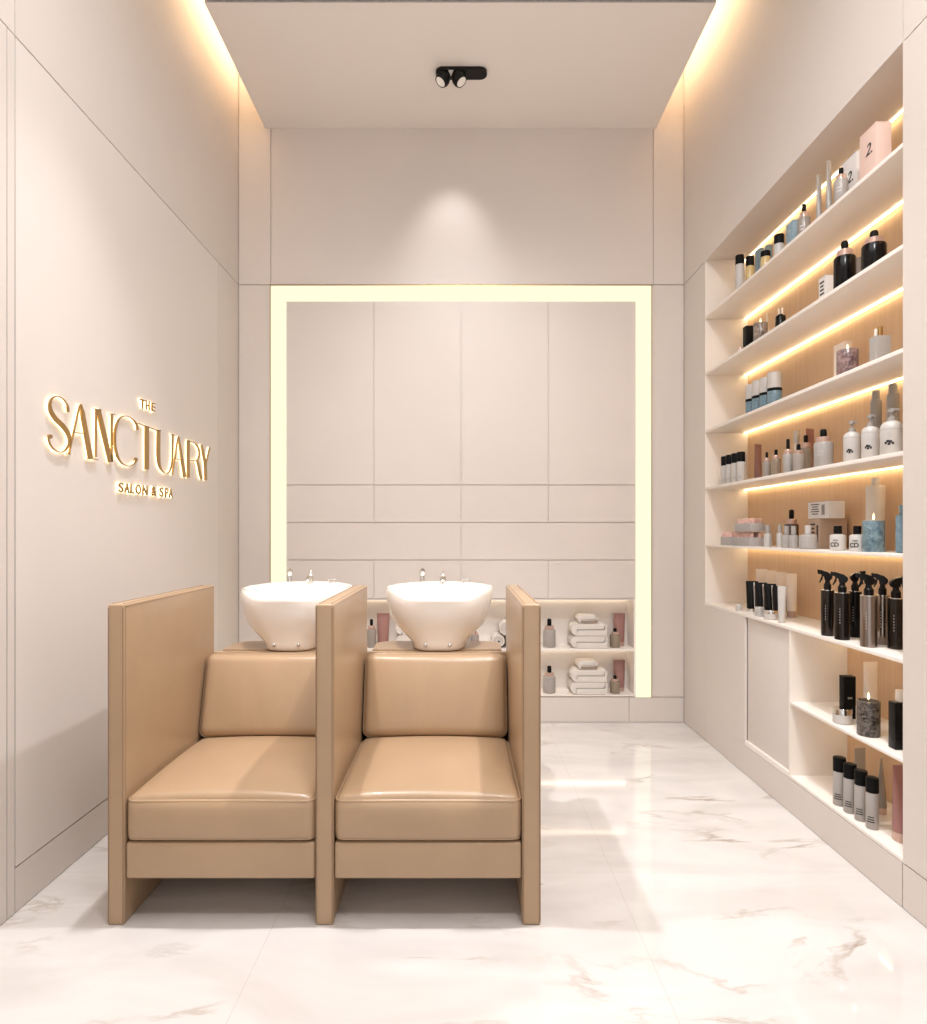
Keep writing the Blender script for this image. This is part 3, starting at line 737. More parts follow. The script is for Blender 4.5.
def pump(root, r, h, head=True):
    hb = h*0.74
    bm = bm_new(); add_lathe(bm, [(r*0.92, 0), (r, r*0.1), (r, hb-r*0.75), (r*0.93, hb-r*0.4), (r*0.7, hb-r*0.12), (r*0.4, hb), (r*0.36, hb)], 36); obj('bottle', bm, 'pwhite', root)
    bm = bm_new(); add_lathe(bm, cyl_prof(r*1.01, hb-r*0.86, hb-r*0.80, 0.0003), 36); obj('label_line', bm, 'greycard', root)
    bm = bm_new(); add_lathe(bm, [(r*0.42, hb-0.001), (r*0.42, hb+h*0.07), (r*0.3, hb+h*0.08), (r*0.16, hb+h*0.09), (r*0.16, h-h*0.07)], 24)
    add_lathe(bm, [(r*0.34, h-h*0.08), (r*0.36, h-h*0.02), (r*0.3, h), (0, h)], 24)
    a = FACE + 0.9
    add_tube(bm, [(0, 0, h-h*0.04), (r*0.6*math.cos(a), r*0.6*math.sin(a), h-h*0.035), (r*0.95*math.cos(a), r*0.95*math.sin(a), h-h*0.06)], [r*0.14, r*0.12, r*0.09], 8)
    obj('pump_head', bm, 'palegrey', root)
    bm = bm_new(); zc = hb*0.36
    for da, dz, s in ((-0.28, 0, 0.10), (-0.1, 0.006, 0.13), (0.12, 0.004, 0.12), (0.3, -0.002, 0.1), (0.0, -0.004, 0.12)):
        add_arc(bm, r+0.0006, zc+dz-0.0045, zc+dz+0.0045, FACE+da-s, FACE+da+s)
    obj('label_emblem', bm, 'ink', root); lines_on(root, r, hb*0.55, hb*0.68, 3, 'paleink', 0.35)

def aerosol(root, r, h, m='palegrey'):
    bm = bm_new(); add_lathe(bm, [(r*0.95, 0), (r, 0.003), (r, h*0.84), (r*0.9, h*0.865), (r*0.72, h*0.88)], 32); obj('can', bm, m, root)
    bm = bm_new(); add_lathe(bm, [(r*0.70, h*0.878), (r*0.70, h*0.97), (r*0.6, h), (0, h)], 28); obj('cap', bm, 'palegrey', root)

def spray(root, r, h, body='darkmetal', ang=FACE):
    hb = h*0.70
    bm = bm_new(); add_lathe(bm, [(r*0.94, 0), (r, 0.002), (r, hb-0.004), (r*0.96, hb-0.001), (r*0.5, hb), (r*0.45, hb+0.001)], 36); obj('bottle', bm, body, root)
    bm = bm_new(); add_lathe(bm, [(r*1.01, hb-0.003), (r*1.01, hb), (r*0.8, hb+0.0015)], 36); obj('shoulder_ring', bm, 'chrome', root)
    bm = bm_new(); add_lathe(bm, [(r*0.58, hb+0.001), (r*0.58, hb+h*0.075), (r*0.42, hb+h*0.10), (r*0.34, hb+h*0.14), (r*0.3, hb+h*0.19)], 20)
    # trigger head, pointing along +X before turning
    def slab(pts, w):
        lo = [bm.verts.new((x, -w, z)) for x, z in pts]; hi = [bm.verts.new((x, w, z)) for x, z in pts]
        bm.faces.new(lo[::-1]); bm.faces.new(hi)
        for i in range(len(pts)): j = (i+1) % len(pts); bm.faces.new((lo[i], lo[j], hi[j], hi[i]))
    z = hb+h*0.14
    slab([(-r*0.75, z+0.012), (-r*0.45, z), (r*0.4, z+0.002), (r*0.5, z+h*0.06), (r*1.2, z+h*0.105), (r*1.25, z+h*0.155), (r*0.9, z+h*0.16), (-r*0.2, z+h*0.125), (-r*0.7, z+h*0.08)], r*0.34)
    slab([(r*1.2, z+h*0.09), (r*1.45, z+h*0.10), (r*1.5, z+h*0.16), (r*1.22, z+h*0.165)], r*0.28)
    slab([(r*0.62, z+h*0.09), (r*0.85, z+h*0.085), (r*0.98, z+h*0.03), (r*1.25, z-h*0.035), (r*1.12, z-h*0.04), (r*0.75, z+h*0.015)], r*0.2)
    for v in bm.verts:
        pass
    bmesh.ops.rotate(bm, verts=bm.verts, cent=(0,0,0), matrix=Matrix.Rotation(ang, 3, 'Z'))
    obj('trigger_head', bm, 'gblack', root, angle=30)
    lines_on(root, r, hb*0.35, hb*0.7, 6, 'greycard', 0.05)

def jar(root, r, h, body='pwhite', lid='chrome', lf=0.45):
    bm = bm_new(); add_lathe(bm, [(r*0.9, 0), (r, 0.003), (r, h*(1-lf)), (r*0.97, h*(1-lf)+0.0005)], 36); obj('jar_body', bm, body, root)
    bm = bm_new(); add_lathe(bm, [(r*1.0, h*(1-lf)+0.0005), (r*1.0, h-0.002), (r*0.96, h), (0, h)], 36); obj('lid', bm, lid, root)

def put(name, cat, label, px, X, top, wpx, shelf, group, fn, *a, z=None, **k):
    """stand a product on a shelf: photo column, distance into the recess, top row and width give its real place and size"""
    Y = F*X/(px-VX); zs = S[shelf] if z is None else z
    h = H+(VY-top)/F*Y - zs; r = wpx/2/F*Y/math.sqrt(1+((px-VX)/F)**2)
    root = thing(name, label, cat, (X, Y, zs+0.0003), 0, group)
    fn(root, r, h, *a, **k); return root

def T(root, r, h, **k): tube(root, 2*r, h, **k)
def BX(root, r, h, dx, dy, m, pr=None, side=None):
    cardbox(root, dx, dy, h, m, side)
    if pr: pr(root, dx, dy, h)

def BT(root, r, h):
    tube(root, 2*r, h, body='gblack', cap='chrome', ang=-0.35, capfrac=0.10)
    bm = bm_new(); a = -0.35; c, s_ = math.cos(a), math.sin(a)
    pts = [(r*0.35*c+(-r*0.86+r*0.8*t)*(-s_)*-1*-1, r*0.35*s_-(r*0.86-r*0.78*t)*c, h*0.13+(h*0.82)*t) for t in (0, .25, .5, .75, 1)]
    add_tube(bm, pts, [r*0.05, r*0.07, r*0.10, r*0.13, r*0.14], 8); obj('reflection_streak', bm, 'chrome', root)  # reflection on the glossy tube, built in as a bright chrome streak

# --- top shelf (1)
g1 = 'products on the highest lit shelf'
put('bottle', 'bottle', 'white round bottle with black cap, farthest item on the highest shelf', 739.8, 1.575, 255.5, 9, 1, g1, capped, capfrac=0.25, marks=(3, 'paleink', .3, .5))
put('bottle', 'bottle', 'amber bottle with black cap beside the farthest white one on the highest shelf', 750, 1.62, 256.5, 8.5, 1, g1, capped, body='amber', capfrac=0.29)
put('blue_carton', 'box', 'slim blue carton behind the low amber jar on the highest shelf', 759.5, 1.70, 250, 4, 1, g1, BX, 0.03, 0.05, 'bluecard')
put('bottle', 'bottle', 'low amber bottle with flat black cap near the far end of the highest shelf', 765.5, 1.60, 251.5, 10, 1, g1, capped, body='amber', capfrac=0.25)
put('blue_carton', 'box', 'small blue carton just above the low amber bottle on the highest shelf', 768.5, 1.71, 246, 5, 1, g1, BX, 0.03, 0.03, 'bluecard')
put('bottle', 'bottle', 'white bottle with a wide black cap in the middle of the highest shelf', 779, 1.585, 235, 10.5, 1, g1, capped, capfrac=0.36)
def emb(root, dx, dy, h): glyph_on(root, 'A', '-X', (-dx/2-0.0008, 0, h*0.72), 0.03, 'pwhite')
put('blue_carton', 'box', 'pale blue carton with a white letter on the highest shelf', 792.5, 1.60, 223, 8, 1, g1, BX, 0.03, 0.065, 'bluecard', pr=emb)
put('dropper_bottle', 'bottle', 'grey dropper bottle right of the blue carton on the highest shelf', 804, 1.60, 204, 13, 1, g1, dropper, marks=(2, 'paleink'))
put('squeeze_tube', 'tube', 'thin silver squeeze tube, the farther of two on the highest shelf', 819, 1.59, 175, 7, 1, g1, T, body='palegrey', cap='palegrey', ang=0.35)
put('squeeze_tube', 'tube', 'taller silver squeeze tube, the nearer of two on the highest shelf', 829, 1.59, 161, 8, 1, g1, T, body='palegrey', cap='palegrey', ang=0.45)
put('dropper_bottle', 'bottle', 'pale grey dropper bottle beside the white carton on the highest shelf', 841, 1.565, 168, 15, 1, g1, dropper, body='palegrey', marks=(2, 'paleink'), bodyfrac=0.66)
def two(root, dx, dy, h): glyph_on(root, '2.', '-X', (-dx/2-0.0008, -dy*0.08, h*0.58), min(dy*0.62, h*0.45), 'ink', shear=0.3)
put('white_carton', 'box', 'white carton printed with a black figure 2 on the highest shelf', 856, 1.645, 158, 10, 1, g1, BX, 0.06, 0.105, 'whitecard', pr=two, side='greycard')
put('pink_carton', 'box', 'large pink carton printed with a black figure 2 on the highest shelf', 875.3, 1.589, 130, 10, 1, g1, BX, 0.058, 0.100, 'blush', pr=two)

# --- shelf 2
g2 = 'products on the second lit shelf from the top'
put('jar', 'jar', 'tiny pale jar at the far end of the second shelf from the top', 740.5, 1.56, 347.5, 6, 2, g2, jar, body='cream', lid='rose')
put('black_carton', 'box', 'upright black carton at the far end of the second shelf from the top', 748.2, 1.60, 327, 9, 2, g2, BX, 0.04, 0.045, 'pblack')
put('marbled_candle', 'candle', 'lit brown marbled candle on the second shelf from the top', 760.5, 1.61, 318, 14.5, 2, g2, candle, 'marble_brown')
put('squeeze_tube', 'tube', 'pale pink squeeze tube behind the brown candle on the second shelf', 767, 1.72, 313.5, 8, 2, g2, T, body='cream', cap='rose', ang=PI/2-0.3)
def prongs(root, r, h):
    shouldered(root, r, h*0.76, body='gblack', cap='gblack', bodyfrac=0.94, capr=0.5)
    bm = bm_new()
    for s in (-1, 1): add_lathe(bm, cyl_prof(r*0.16, h*0.72, h), 12, (s*r*0.33*0.7, -s*r*0.33*0.7, 0))
    obj('clear_stem', bm, 'clear', root)
put('bottle', 'bottle', 'black bottle with two pale stems on top in the middle of the second shelf', 780.5, 1.62, 308, 11, 2, g2, prongs)
def vtext(root, dx, dy, h): print_face(root, dx, 4, 'ink', h*0.13, 0, h*0.8, dy*0.6)
put('white_carton', 'box', 'small white carton with black print left of the big black bottles on the second shelf', 826.5, 1.62, 277.5, 9, 2, g2, BX, 0.04, 0.055, 'whitecard', pr=vtext)
put('dropper_bottle', 'bottle', 'big black dropper bottle, left of two on the second shelf from the top', 844.7, 1.59, 241, 23, 2, g2, dropper, body='gblack', bodyfrac=0.68)
put('bottle', 'bottle', 'grey bottle half hidden between the two big black dropper bottles', 859.5, 1.72, 258, 8, 2, g2, capped, body='grey', cap='grey')
put('dropper_bottle', 'bottle', 'big black dropper bottle, right of two on the second shelf from the top', 874, 1.60, 230.5, 26, 2, g2, dropper, body='gblack', bodyfrac=0.68)

# --- shelf 3
g3 = 'products on the third lit shelf from the top'
for px, top, w, lab in ((752, 385, 13, 'farthest'), (758.6, 381, 13.5, 'second farthest'), (766.3, 378, 14, 'second nearest'), (774.6, 372.5, 15, 'nearest')):
    put('bottle', 'bottle', 'blue bottle with tall white cap, %s of four on the third shelf' % lab, px, 1.625, top, w, 3, 'blue bottles with white caps', capped, body='blue', cap='pwhite', capfrac=0.44, ring='pblack')
def plain(root, dx, dy, h): pass
put('pale_card', 'box', 'pale upright carton behind the plum candle on the third shelf', 842.5, 1.70, 344, 17, 3, g3, BX, 0.03, 0.085, 'cream')
put('marbled_candle', 'candle', 'lit plum marbled candle on the third shelf from the top', 847.5, 1.585, 344, 22.5, 3, g3, candle, 'marble_plum')
def flat_bottle(root, r, h, body='palegrey', cap='gold'):
    b = box('bottle', body, (-0.028, 0.028, -0.022, 0.022, 0, h*0.74), root, bev=0.003)
    bm = bm_new(); add_lathe(bm, cyl_prof(0.009, h*0.74, h), 20); obj('cap', bm, cap, root)
    bm = bm_new(); add_lathe(bm, cyl_prof(0.006, h*0.74, h*0.94), 16, (-0.016, 0.0, 0)); obj('clear_stem', bm, 'clear', root)
put('perfume_bottle', 'bottle', 'square pale grey bottle with gold cap on the third shelf', 880, 1.60, 327, 16, 3, g3, flat_bottle)

# --- shelf 4
g4 = 'products on the fourth lit shelf from the top'
for px, top, lab in ((725.2, 456.5, 'farthest'), (729.9, 455, 'second farthest'), (735.5, 453.5, 'second nearest'), (741, 452, 'nearest')):
    put('bottle', 'bottle', 'white bottle with black cap, %s of four on the fourth shelf' % lab, px, 1.575, top, 8.6, 4, 'white bottles with black caps on the fourth shelf', capped, capfrac=0.33, marks=(2, 'greycard', .14, .24))
put('squeeze_tube', 'tube', 'dusty pink squeeze tube beside the row of white bottles on the fourth shelf', 758, 1.70, 444.5, 9, 4, g4, T, body='pinktube', cap='rose', ang=0.25)
put('dropper_bottle', 'bottle', 'small grey dropper bottle next to the pink tube on the fourth shelf', 766.8, 1.60, 452, 8, 4, g4, dropper, body='grey')
put('dropper_bottle', 'bottle', 'second small grey dropper bottle from the pink tube on the fourth shelf', 776, 1.61, 449.5, 10, 4, g4, dropper, body='olive', bodyfrac=0.66)
put('dropper_bottle', 'bottle', 'slim pale grey dropper bottle in front of the crowd on the fourth shelf', 788, 1.565, 439, 10.5, 4, g4, dropper, body='palegrey', bodyfrac=0.56)
put('dropper_bottle', 'bottle', 'low grey dropper bottle between two taller ones on the fourth shelf', 798.5, 1.585, 444, 12, 4, g4, dropper, body='grey', bodyfrac=0.64)
put('clear_vial', 'bottle', 'pale clear vial rising behind the dropper bottles on the fourth shelf', 796.5, 1.73, 431, 6, 4, g4, capped, body='clear', cap='silver')
put('dropper_bottle', 'bottle', 'olive grey dropper bottle in front of the mauve tube on the fourth shelf', 805.8, 1.645, 435, 13, 4, g4, dropper, body='olive', bodyfrac=0.66)
put('squeeze_tube', 'tube', 'mauve squeeze tube behind the dropper bottles on the fourth shelf', 810, 1.74, 429, 15, 4, g4, T, body='mauve', cap='rose', ang=0.5)
put('dropper_bottle', 'bottle', 'largest pale dropper bottle, nearest the white pump bottles on the fourth shelf', 823.5, 1.59, 429, 20, 4, g4, dropper, body='palegrey', marks=(2, 'greycard'), bodyfrac=0.66)
put('pump_bottle', 'bottle', 'white pump bottle with black emblem, farthest of three on the fourth shelf', 852, 1.60, 421, 18, 4, 'white pump bottles', pump)
put('pump_bottle', 'bottle', 'white pump bottle with black emblem, middle of three on the fourth shelf', 870.5, 1.60, 415, 19, 4, 'white pump bottles', pump)
put('pump_bottle', 'bottle', 'white pump bottle with black emblem, nearest of three on the fourth shelf', 892, 1.60, 409, 25, 4, 'white pump bottles', pump)
put('spray_can', 'can', 'tall pale grey spray can behind the middle pump bottle on the fourth shelf', 876, 1.72, 391, 12, 4, g4, aerosol)
put('spray_can', 'can', 'tallest pale grey spray can behind the nearest pump bottle on the fourth shelf', 893, 1.72, 384, 13, 4, g4, aerosol)

# --- shelf 5
g5 = 'products on the fifth shelf from the top'
def roller_tray(root, dx, dy, h):
    box('tray', 'greycard', (-dx/2, dx/2, -dy/2, dy/2, 0, h*0.62), root, bev=0.002)
    bm = bm_new(); n = max(3, int(dy/0.022)); m_ = 2
    for i in range(n):
        for j in range(m_):
            y = -dy/2+dy*(i+0.5)/n; x = -dx/2+dx*(j+0.5)/m_
            add_lathe(bm, [(dy/n*0.42, h*0.6), (dy/n*0.45, h*0.8), (dy/n*0.3, h*0.96), (0, h)], 12, (x, y, 0))
    obj('foil_capsules', bm, 'glitter', root)
def RT(root, r, h, dx, dy): roller_tray(root, dx, dy, h)
a_ = put('capsule_tray', 'box', 'grey tray of pink foil capsules at the far end of the fifth shelf', 730, 1.585, 531.5, 10, 5, g5, RT, 0.06, 0.13)
b_ = put('capsule_tray', 'box', 'lower grey tray of pink foil capsules under another tray on the fifth shelf', 748, 1.60, 532, 10, 5, g5, RT, 0.08, 0.21)
Yb = b_.location.y
put('capsule_tray', 'box', 'upper grey tray of pink foil capsules stacked on top of another tray', 749.5, 1.60, 518.5, 10, 5, g5, RT, 0.08, 0.20, z=H+(VY-531.6)/F*Yb)
put('bottle', 'bottle', 'slim silver bottle beside the capsule trays on the fifth shelf', 767.8, 1.60, 525, 8.4, 5, g5, shouldered, body='silver', cap='palegrey', bodyfrac=0.62, capr=0.6)
put('bottle', 'bottle', 'second slim silver bottle from the capsule trays on the fifth shelf', 779.8, 1.60, 524.5, 7, 5, g5, shouldered, body='silver', cap='palegrey', bodyfrac=0.62, capr=0.6)
put('bottle', 'bottle', 'small grey bottle, left of the touching pair on the fifth shelf', 786.5, 1.565, 526, 9, 5, g5, shouldered, body='palegrey', cap='palegrey', bodyfrac=0.6, capr=0.6, marks=(3, 'greycard'))
put('bottle', 'bottle', 'small grey bottle, right of the touching pair on the fifth shelf', 793.6, 1.565, 526, 9, 5, g5, shouldered, body='palegrey', cap='palegrey', bodyfrac=0.6, capr=0.6, marks=(3, 'greycard'))
put('dropper_bottle', 'bottle', 'dark amber dropper bottle behind the small grey bottles on the fifth shelf', 791.5, 1.68, 509.5, 15, 5, g5, dropper, body='brown', bodyfrac=0.62)
put('bottle', 'bottle', 'wide grey bottle with pale cap in front of the cartons on the fifth shelf', 808, 1.57, 525.5, 19, 5, g5, shouldered, body='palegrey', cap='pwhite', bodyfrac=0.62, capr=0.36, marks=(3, 'greycard'))
def vtext2(root, dx, dy, h):
    print_face(root, dx, 5, 'ink', h*0.14, dy*0.15, h*0.8, dy*0.4)
    bm = bm_new()
    for k in range(3): add_box(bm, -dx/2-0.0012, -dx/2+0.0003, -dy*0.30+k*dy*0.05, -dy*0.28+k*dy*0.05, h*0.2, h*0.8)
    obj('label_print', bm, 'ink', root, smooth=False)
lowc = put('tan_carton', 'box', 'lower tan carton with black print under another carton on the fifth shelf', 827.6, 1.717, 519.5, 10, 5, g5, BX, 0.122, 0.10, 'tancard', pr=vtext2)
Yc = lowc.location.y
put('white_carton', 'box', 'white carton with black print lying on the tan carton on the fifth shelf', 825.9, 1.692, 501.5, 10, 5, g5, BX, 0.072, 0.175, 'whitecard', pr=vtext2, side='tancard', z=H+(VY-518.9)/F*Yc+0.001)
for px, X, lab in ((837.8, 1.575, 'left'), (857.3, 1.58, 'right')):
    t_ = put('jar_bottle', 'bottle', 'squat white bottle with black cap, %s of two on the fifth shelf' % lab, px, X, 526, 16.5, 5, 'squat white bottles', shouldered, body='pwhite', cap='pblack', bodyfrac=0.66, capr=0.52)
    r_ = 16.5/2/F*t_.location.y/1.15
    curved_print(t_, 'CD', r_, 0.024, 0.024, a=FACE-0.15); lines_on(t_, r_, 0.040, 0.047, 2, 'ink', 0.35)
put('marbled_candle', 'candle', 'lit blue marbled candle near the right end of the fifth shelf', 873.6, 1.60, 513, 23, 5, g5, candle, 'marble_blue')
put('lotion_bottle', 'bottle', 'tall sand coloured bottle behind the blue candle on the fifth shelf', 875.5, 1.735, 478, 20, 5, g5, shouldered, body='sand', cap='sand', bodyfrac=0.90, capr=0.45)
put('blue_bottle', 'bottle', 'blue bottle at the right end of the fifth shelf', 903, 1.61, 505, 15, 5, g5, shouldered, body='blue', cap='blue', bodyfrac=0.80, capr=0.55)

# --- counter (6)
g6 = 'products on the white counter shelf'
put('jar', 'jar', 'tiny white round jar at the far end of the counter shelf', 739, 1.56, 604, 7, 6, g6, jar, lid='pwhite')
for px, top, lab in ((752, 581, 'farthest'), (761, 582.5, 'second farthest'), (770, 583.8, 'second nearest'), (778.5, 586, 'nearest')):
    put('squeeze_tube', 'tube', 'black squeeze tube with silver cap, %s of four on the counter shelf' % lab, px, 1.62, top, 12.5, 6, 'black squeeze tubes', BT)
put('jar', 'jar', 'small silver round jar in front of the black tubes on the counter shelf', 759.5, 1.565, 607, 10, 6, g6, jar, body='silver', lid='silver')
put('jar', 'jar', 'white jar with silver lid in front of the black tubes on the counter shelf', 771, 1.568, 610, 14.5, 6, g6, jar, lf=0.35)
put('squeeze_tube', 'tube', 'slim white squeeze tube in front of the black tubes on the counter shelf', 781.8, 1.56, 586, 8.5, 6, g6, T, body='pwhite', cap='pwhite', ang=-0.5)
for px, top, lab, cp in ((761.5, 569, 'farthest', 'rose'), (771, 570.5, 'second farthest', 'rose'), (780.8, 572, 'second nearest', 'pblack'), (791.5, 573.5, 'nearest', 'rose')):
    put('squeeze_tube', 'tube', 'tall blush squeeze tube, %s of four behind the black tubes' % lab, px, 1.715, top, 11.5, 6, 'blush squeeze tubes on the counter shelf', T, body='cream', cap=cp, ang=-0.3, capfrac=0.14)
for px, X, top, w, body, ang, lab in ((827.5, 1.562, 570, 13.5, 'darkmetal', PI*0.80, 'dark spray bottle with trigger head, farthest of the six on the counter shelf'),
                                 (842.2, 1.565, 572, 16, 'darkmetal', PI*0.84, 'black spray bottle with trigger head, second from the far end of the six'),
                                 (855, 1.655, 571, 14, 'gblack', -PI*0.1, 'black spray bottle whose trigger points right, in the rear row of the six'),
                                 (868.7, 1.568, 573, 18, 'smoke', PI*0.9, 'shiny grey spray bottle standing frontmost of the six on the counter shelf'),
                                 (882.5, 1.655, 573.5, 15, 'smoke', PI*0.84, 'grey spray bottle behind and right of the frontmost one'),
                                 (896, 1.645, 576, 18, 'darkmetal', -PI*0.08, 'black spray bottle nearest the right end of the counter shelf')):
    put('spray_bottle', 'bottle', lab, px, X, top, w, 6, 'trigger spray bottles', spray, body=body, ang=ang)

# --- lower shelf (7)
g7 = 'products on the low lit shelf'
put('jar', 'jar', 'round white jar with chrome lid in front of the black carton on the low shelf', 842.3, 1.577, 708, 20, 7, g7, jar, lf=0.4)
def side_print(root, dx, dy, h): glyph_on(root, 'ovi', '-Y', (0, -dy/2-0.0008, h*0.5), 0.016, 'paleink')
put('black_carton', 'box', 'tall black carton behind the round white jar on the low shelf', 847.5, 1.64, 676, 12, 7, g7, BX, 0.050, 0.035, 'pblack', pr=side_print)
put('marbled_candle', 'candle', 'lit black marbled candle on the low shelf', 868.5, 1.585, 692, 24.5, 7, g7, candle, 'marble_black')
put('squeeze_tube', 'tube', 'tall white squeeze tube behind the black candle on the low shelf', 870.5, 1.71, 662, 18, 7, g7, T, body='cream', cap='cream', ang=0.1)
def flatb(root, r, h):
    box('bottle', 'gblack', (-0.03, 0.03, -0.02, 0.02, 0, h*0.80), root, bev=0.003)
    bm = bm_new(); add_lathe(bm, cyl_prof(0.015, h*0.80, h), 24); obj('cap', bm, 'clear', root)
put('perfume_bottle', 'bottle', 'black bottle with clear cap at the right end of the low shelf', 900, 1.60, 690, 18, 7, g7, flatb)

# --- bottom shelf (8)
g8 = 'products on the bottom shelf'
for px, top, lab in ((839.5, 757, 'farthest'), (850, 763.5, 'second farthest'), (861, 770, 'second nearest'), (872.3, 777, 'nearest')):
    put('bottle', 'bottle', 'grey bottle with black cap, %s of four on the bottom shelf' % lab, px, 1.572, top, 13.6, 8, 'grey bottles with black caps', capped, body='palegrey', capfrac=0.29, marks=(3, 'ink', .14, .28))
put('squeeze_tube', 'tube', 'pale grey squeeze tube behind the second bottle of the row on the bottom shelf', 860, 1.72, 748, 15, 8, g8, T, body='palegrey', cap='rose', ang=0.2)
put('squeeze_tube', 'tube', 'pale grey squeeze tube behind the nearest bottle of the row on the bottom shelf', 881.5, 1.69, 757, 13, 8, g8, T, body='grey', cap='rose', ang=0.9)
put('squeeze_tube', 'tube', 'mauve squeeze tube with rose gold cap at the right end of the bottom shelf', 901, 1.615, 765, 22, 8, g8, T, body='mauve', cap='rose', ang=0.1)

# ------------------------------------------------------------------ back niche contents
def nput(name, cat, label, px, top, wpx, tier, group, fn, *a, dy=0.075, **k):
    Y = YB+dy; X = (px-VX)/F*Y; zs = (0.503, 0.1865)[tier]
    h = H+(VY-top)/F*Y-zs; r = wpx/2/F*Y
    root = thing(name, label, cat, (X, Y, zs+0.0003), 0, group); fn(root, r, h, *a, **k); return root
def roll_path(w, t):
    P = []
    def arc(cx, cz, r, a0, a1, n=6):
        for i in range(n+1):
            a = a0+(a1-a0)*i/n; P.append((cx+r*math.cos(a), cz+r*math.sin(a)))
    return P, arc
def folded(root, w, d, h, m='towel', flip=1):
    """folded towel: one thick ribbon wrapped round itself, fold edges facing the room"""
    t = h*0.485; r = (h-t)/2; P, arc = roll_path(w, t)
    P.append((w*0.44, t/2)); P.append((0, t/2)); P.append((-w*0.5+r+t/2, t/2))
    arc(-w*0.5+r+t/2, h/2, r, -PI/2, -3*PI/2); P.append((0, h-t/2)); P.append((w*0.5-t/2-0.012, h-t/2))
    arc(w*0.5-t/2-0.012, h-t/2-0.010, 0.010, PI/2, -PI/2, 4)
    bm = bm_new(); n = len(P); L1, L2 = [], []
    for i, (x, z) in enumerate(P):
        x0, z0 = P[max(i-1,0)]; x1, z1 = P[min(i+1,n-1)]; dx, dz = x1-x0, z1-z0; l = math.hypot(dx, dz) or 1
        tt = t*(0.96 if i < n-5 else 0.96-(i-(n-5))*0.14)
        L1.append((x-dz/l*tt/2, z+dx/l*tt/2)); L2.append((x+dz/l*tt/2, z-dx/l*tt/2))
    V = []
    for y, s in ((-d/2, 0.9), (-d/2+0.004, 1.0), (d/2-0.004, 1.0), (d/2, 0.9)):
        row = []
        for (a, b), (c, e) in zip(L1, L2):
            mx_, mz_ = (a+c)/2, (b+e)/2
            row.append((bm.verts.new(((mx_+(a-mx_)*s)*flip, y, mz_+(b-mz_)*s)), bm.verts.new(((mx_+(c-mx_)*s)*flip, y, mz_+(e-mz_)*s))))
        V.append(row)
    for A, B in zip(V, V[1:]):
        for i in range(n-1):
            bm.faces.new((A[i][0], A[i+1][0], B[i+1][0], B[i][0])); bm.faces.new((A[i+1][1], A[i][1], B[i][1], B[i+1][1]))
        bm.faces.new((A[0][1], A[0][0], B[0][0], B[0][1])); bm.faces.new((A[-1][0], A[-1][1], B[-1][1], B[-1][0]))
    for row in (V[0], V[-1]):
        for i in range(n-1): bm.faces.new((row[i][0], row[i][1], row[i+1][1], row[i+1][0]))
    return obj('cloth', bm, m, root, angle=60)
def towel_stack(xp, tier, where):
    Y = YB+0.085; zs = (0.503, 0.1865)[tier]; X = (xp-VX)/F*Y
    for k, (lab, w, hh) in enumerate((('bottom', 0.268, 0.084), ('middle', 0.262, 0.084))):
        t = thing('folded_towel', 'white folded towel, %s of the pile %s' % (lab, where), 'towel', (X+(0.0, 0.0)[k], Y, zs+0.0005+k*0.0845), 0, 'folded white towels in the back niche')
        folded(t, w, 0.145, hh, flip=-1 if k == 5 else 1)
    t = thing('folded_washcloth', 'small washcloth with brown label topping the towels %s' % where, 'washcloth', (X-0.01, Y, zs+0.170), 0, 'folded washcloths in the back niche')
    folded(t, 0.145, 0.12, 0.056)
    box('label_band', 'towellab', (-0.052, 0.062, -0.064, -0.0605, 0.004, 0.020), t)
for tier, w in ((0, 'upper'), (1, 'lower')):
    o_ = 0 if tier == 0 else 47.2
    nput('dropper_bottle', 'bottle', 'pale grey dropper bottle left of the towels, %s tier of the back niche' % w, 549.3, 618.5+o_, 12.5, tier, 'dropper bottles in the back niche', dropper, body='palegrey', marks=(2, 'greycard'), bodyfrac=0.62)
    towel_stack(588, tier, 'on the %s tier of the back niche' % w)
    nput('squeeze_tube', 'tube', 'mauve squeeze tube at the right end of the %s tier of the back niche' % w, 619.3, 613.2+o_*0.99, 11.5, tier, 'mauve tubes in the back niche', T, body='pinktube', cap='rose', dy=0.13)
    nput('dropper_bottle', 'bottle', 'small olive dropper bottle before the mauve tube, %s tier of the back niche' % w, 614.9, 628+o_, 10, tier, 'small olive bottles in the back niche', dropper, body='olive', bodyfrac=0.68, dy=0.06)
nput('dropper_bottle', 'bottle', 'dropper bottle in the back niche seen between the two basins', 371.5, 619, 9, 0, 'dropper bottles between the basins', dropper, body='grey', dy=0.06)
nput('squeeze_tube', 'tube', 'mauve squeeze tube in the back niche between the two basins', 383.2, 613.3, 12.5, 0, 'tubes between the basins', T, body='pinktube', cap='rose', dy=0.09)
for k, lab in enumerate(('bottom', 'middle')):
    t = thing('folded_towel', 'white folded towel, %s of the stack half hidden by the right basin' % lab, 'towel', (-0.315, YB+0.085, 0.5035+k*0.0905), 0, 'folded white towels behind the right basin'); folded(t, 0.262, 0.145, 0.090)
nput('dropper_bottle', 'bottle', 'small dropper bottle peeking out right of the right basin', 475, 628, 8, 0, 'small bottles beside the right basin', dropper, body='grey')
nput('bottle', 'bottle', 'thin pale bottle left of the small dropper bottle by the right basin', 469, 632, 5, 0, 'small bottles beside the right basin', capped, body='palegrey', cap='silver')
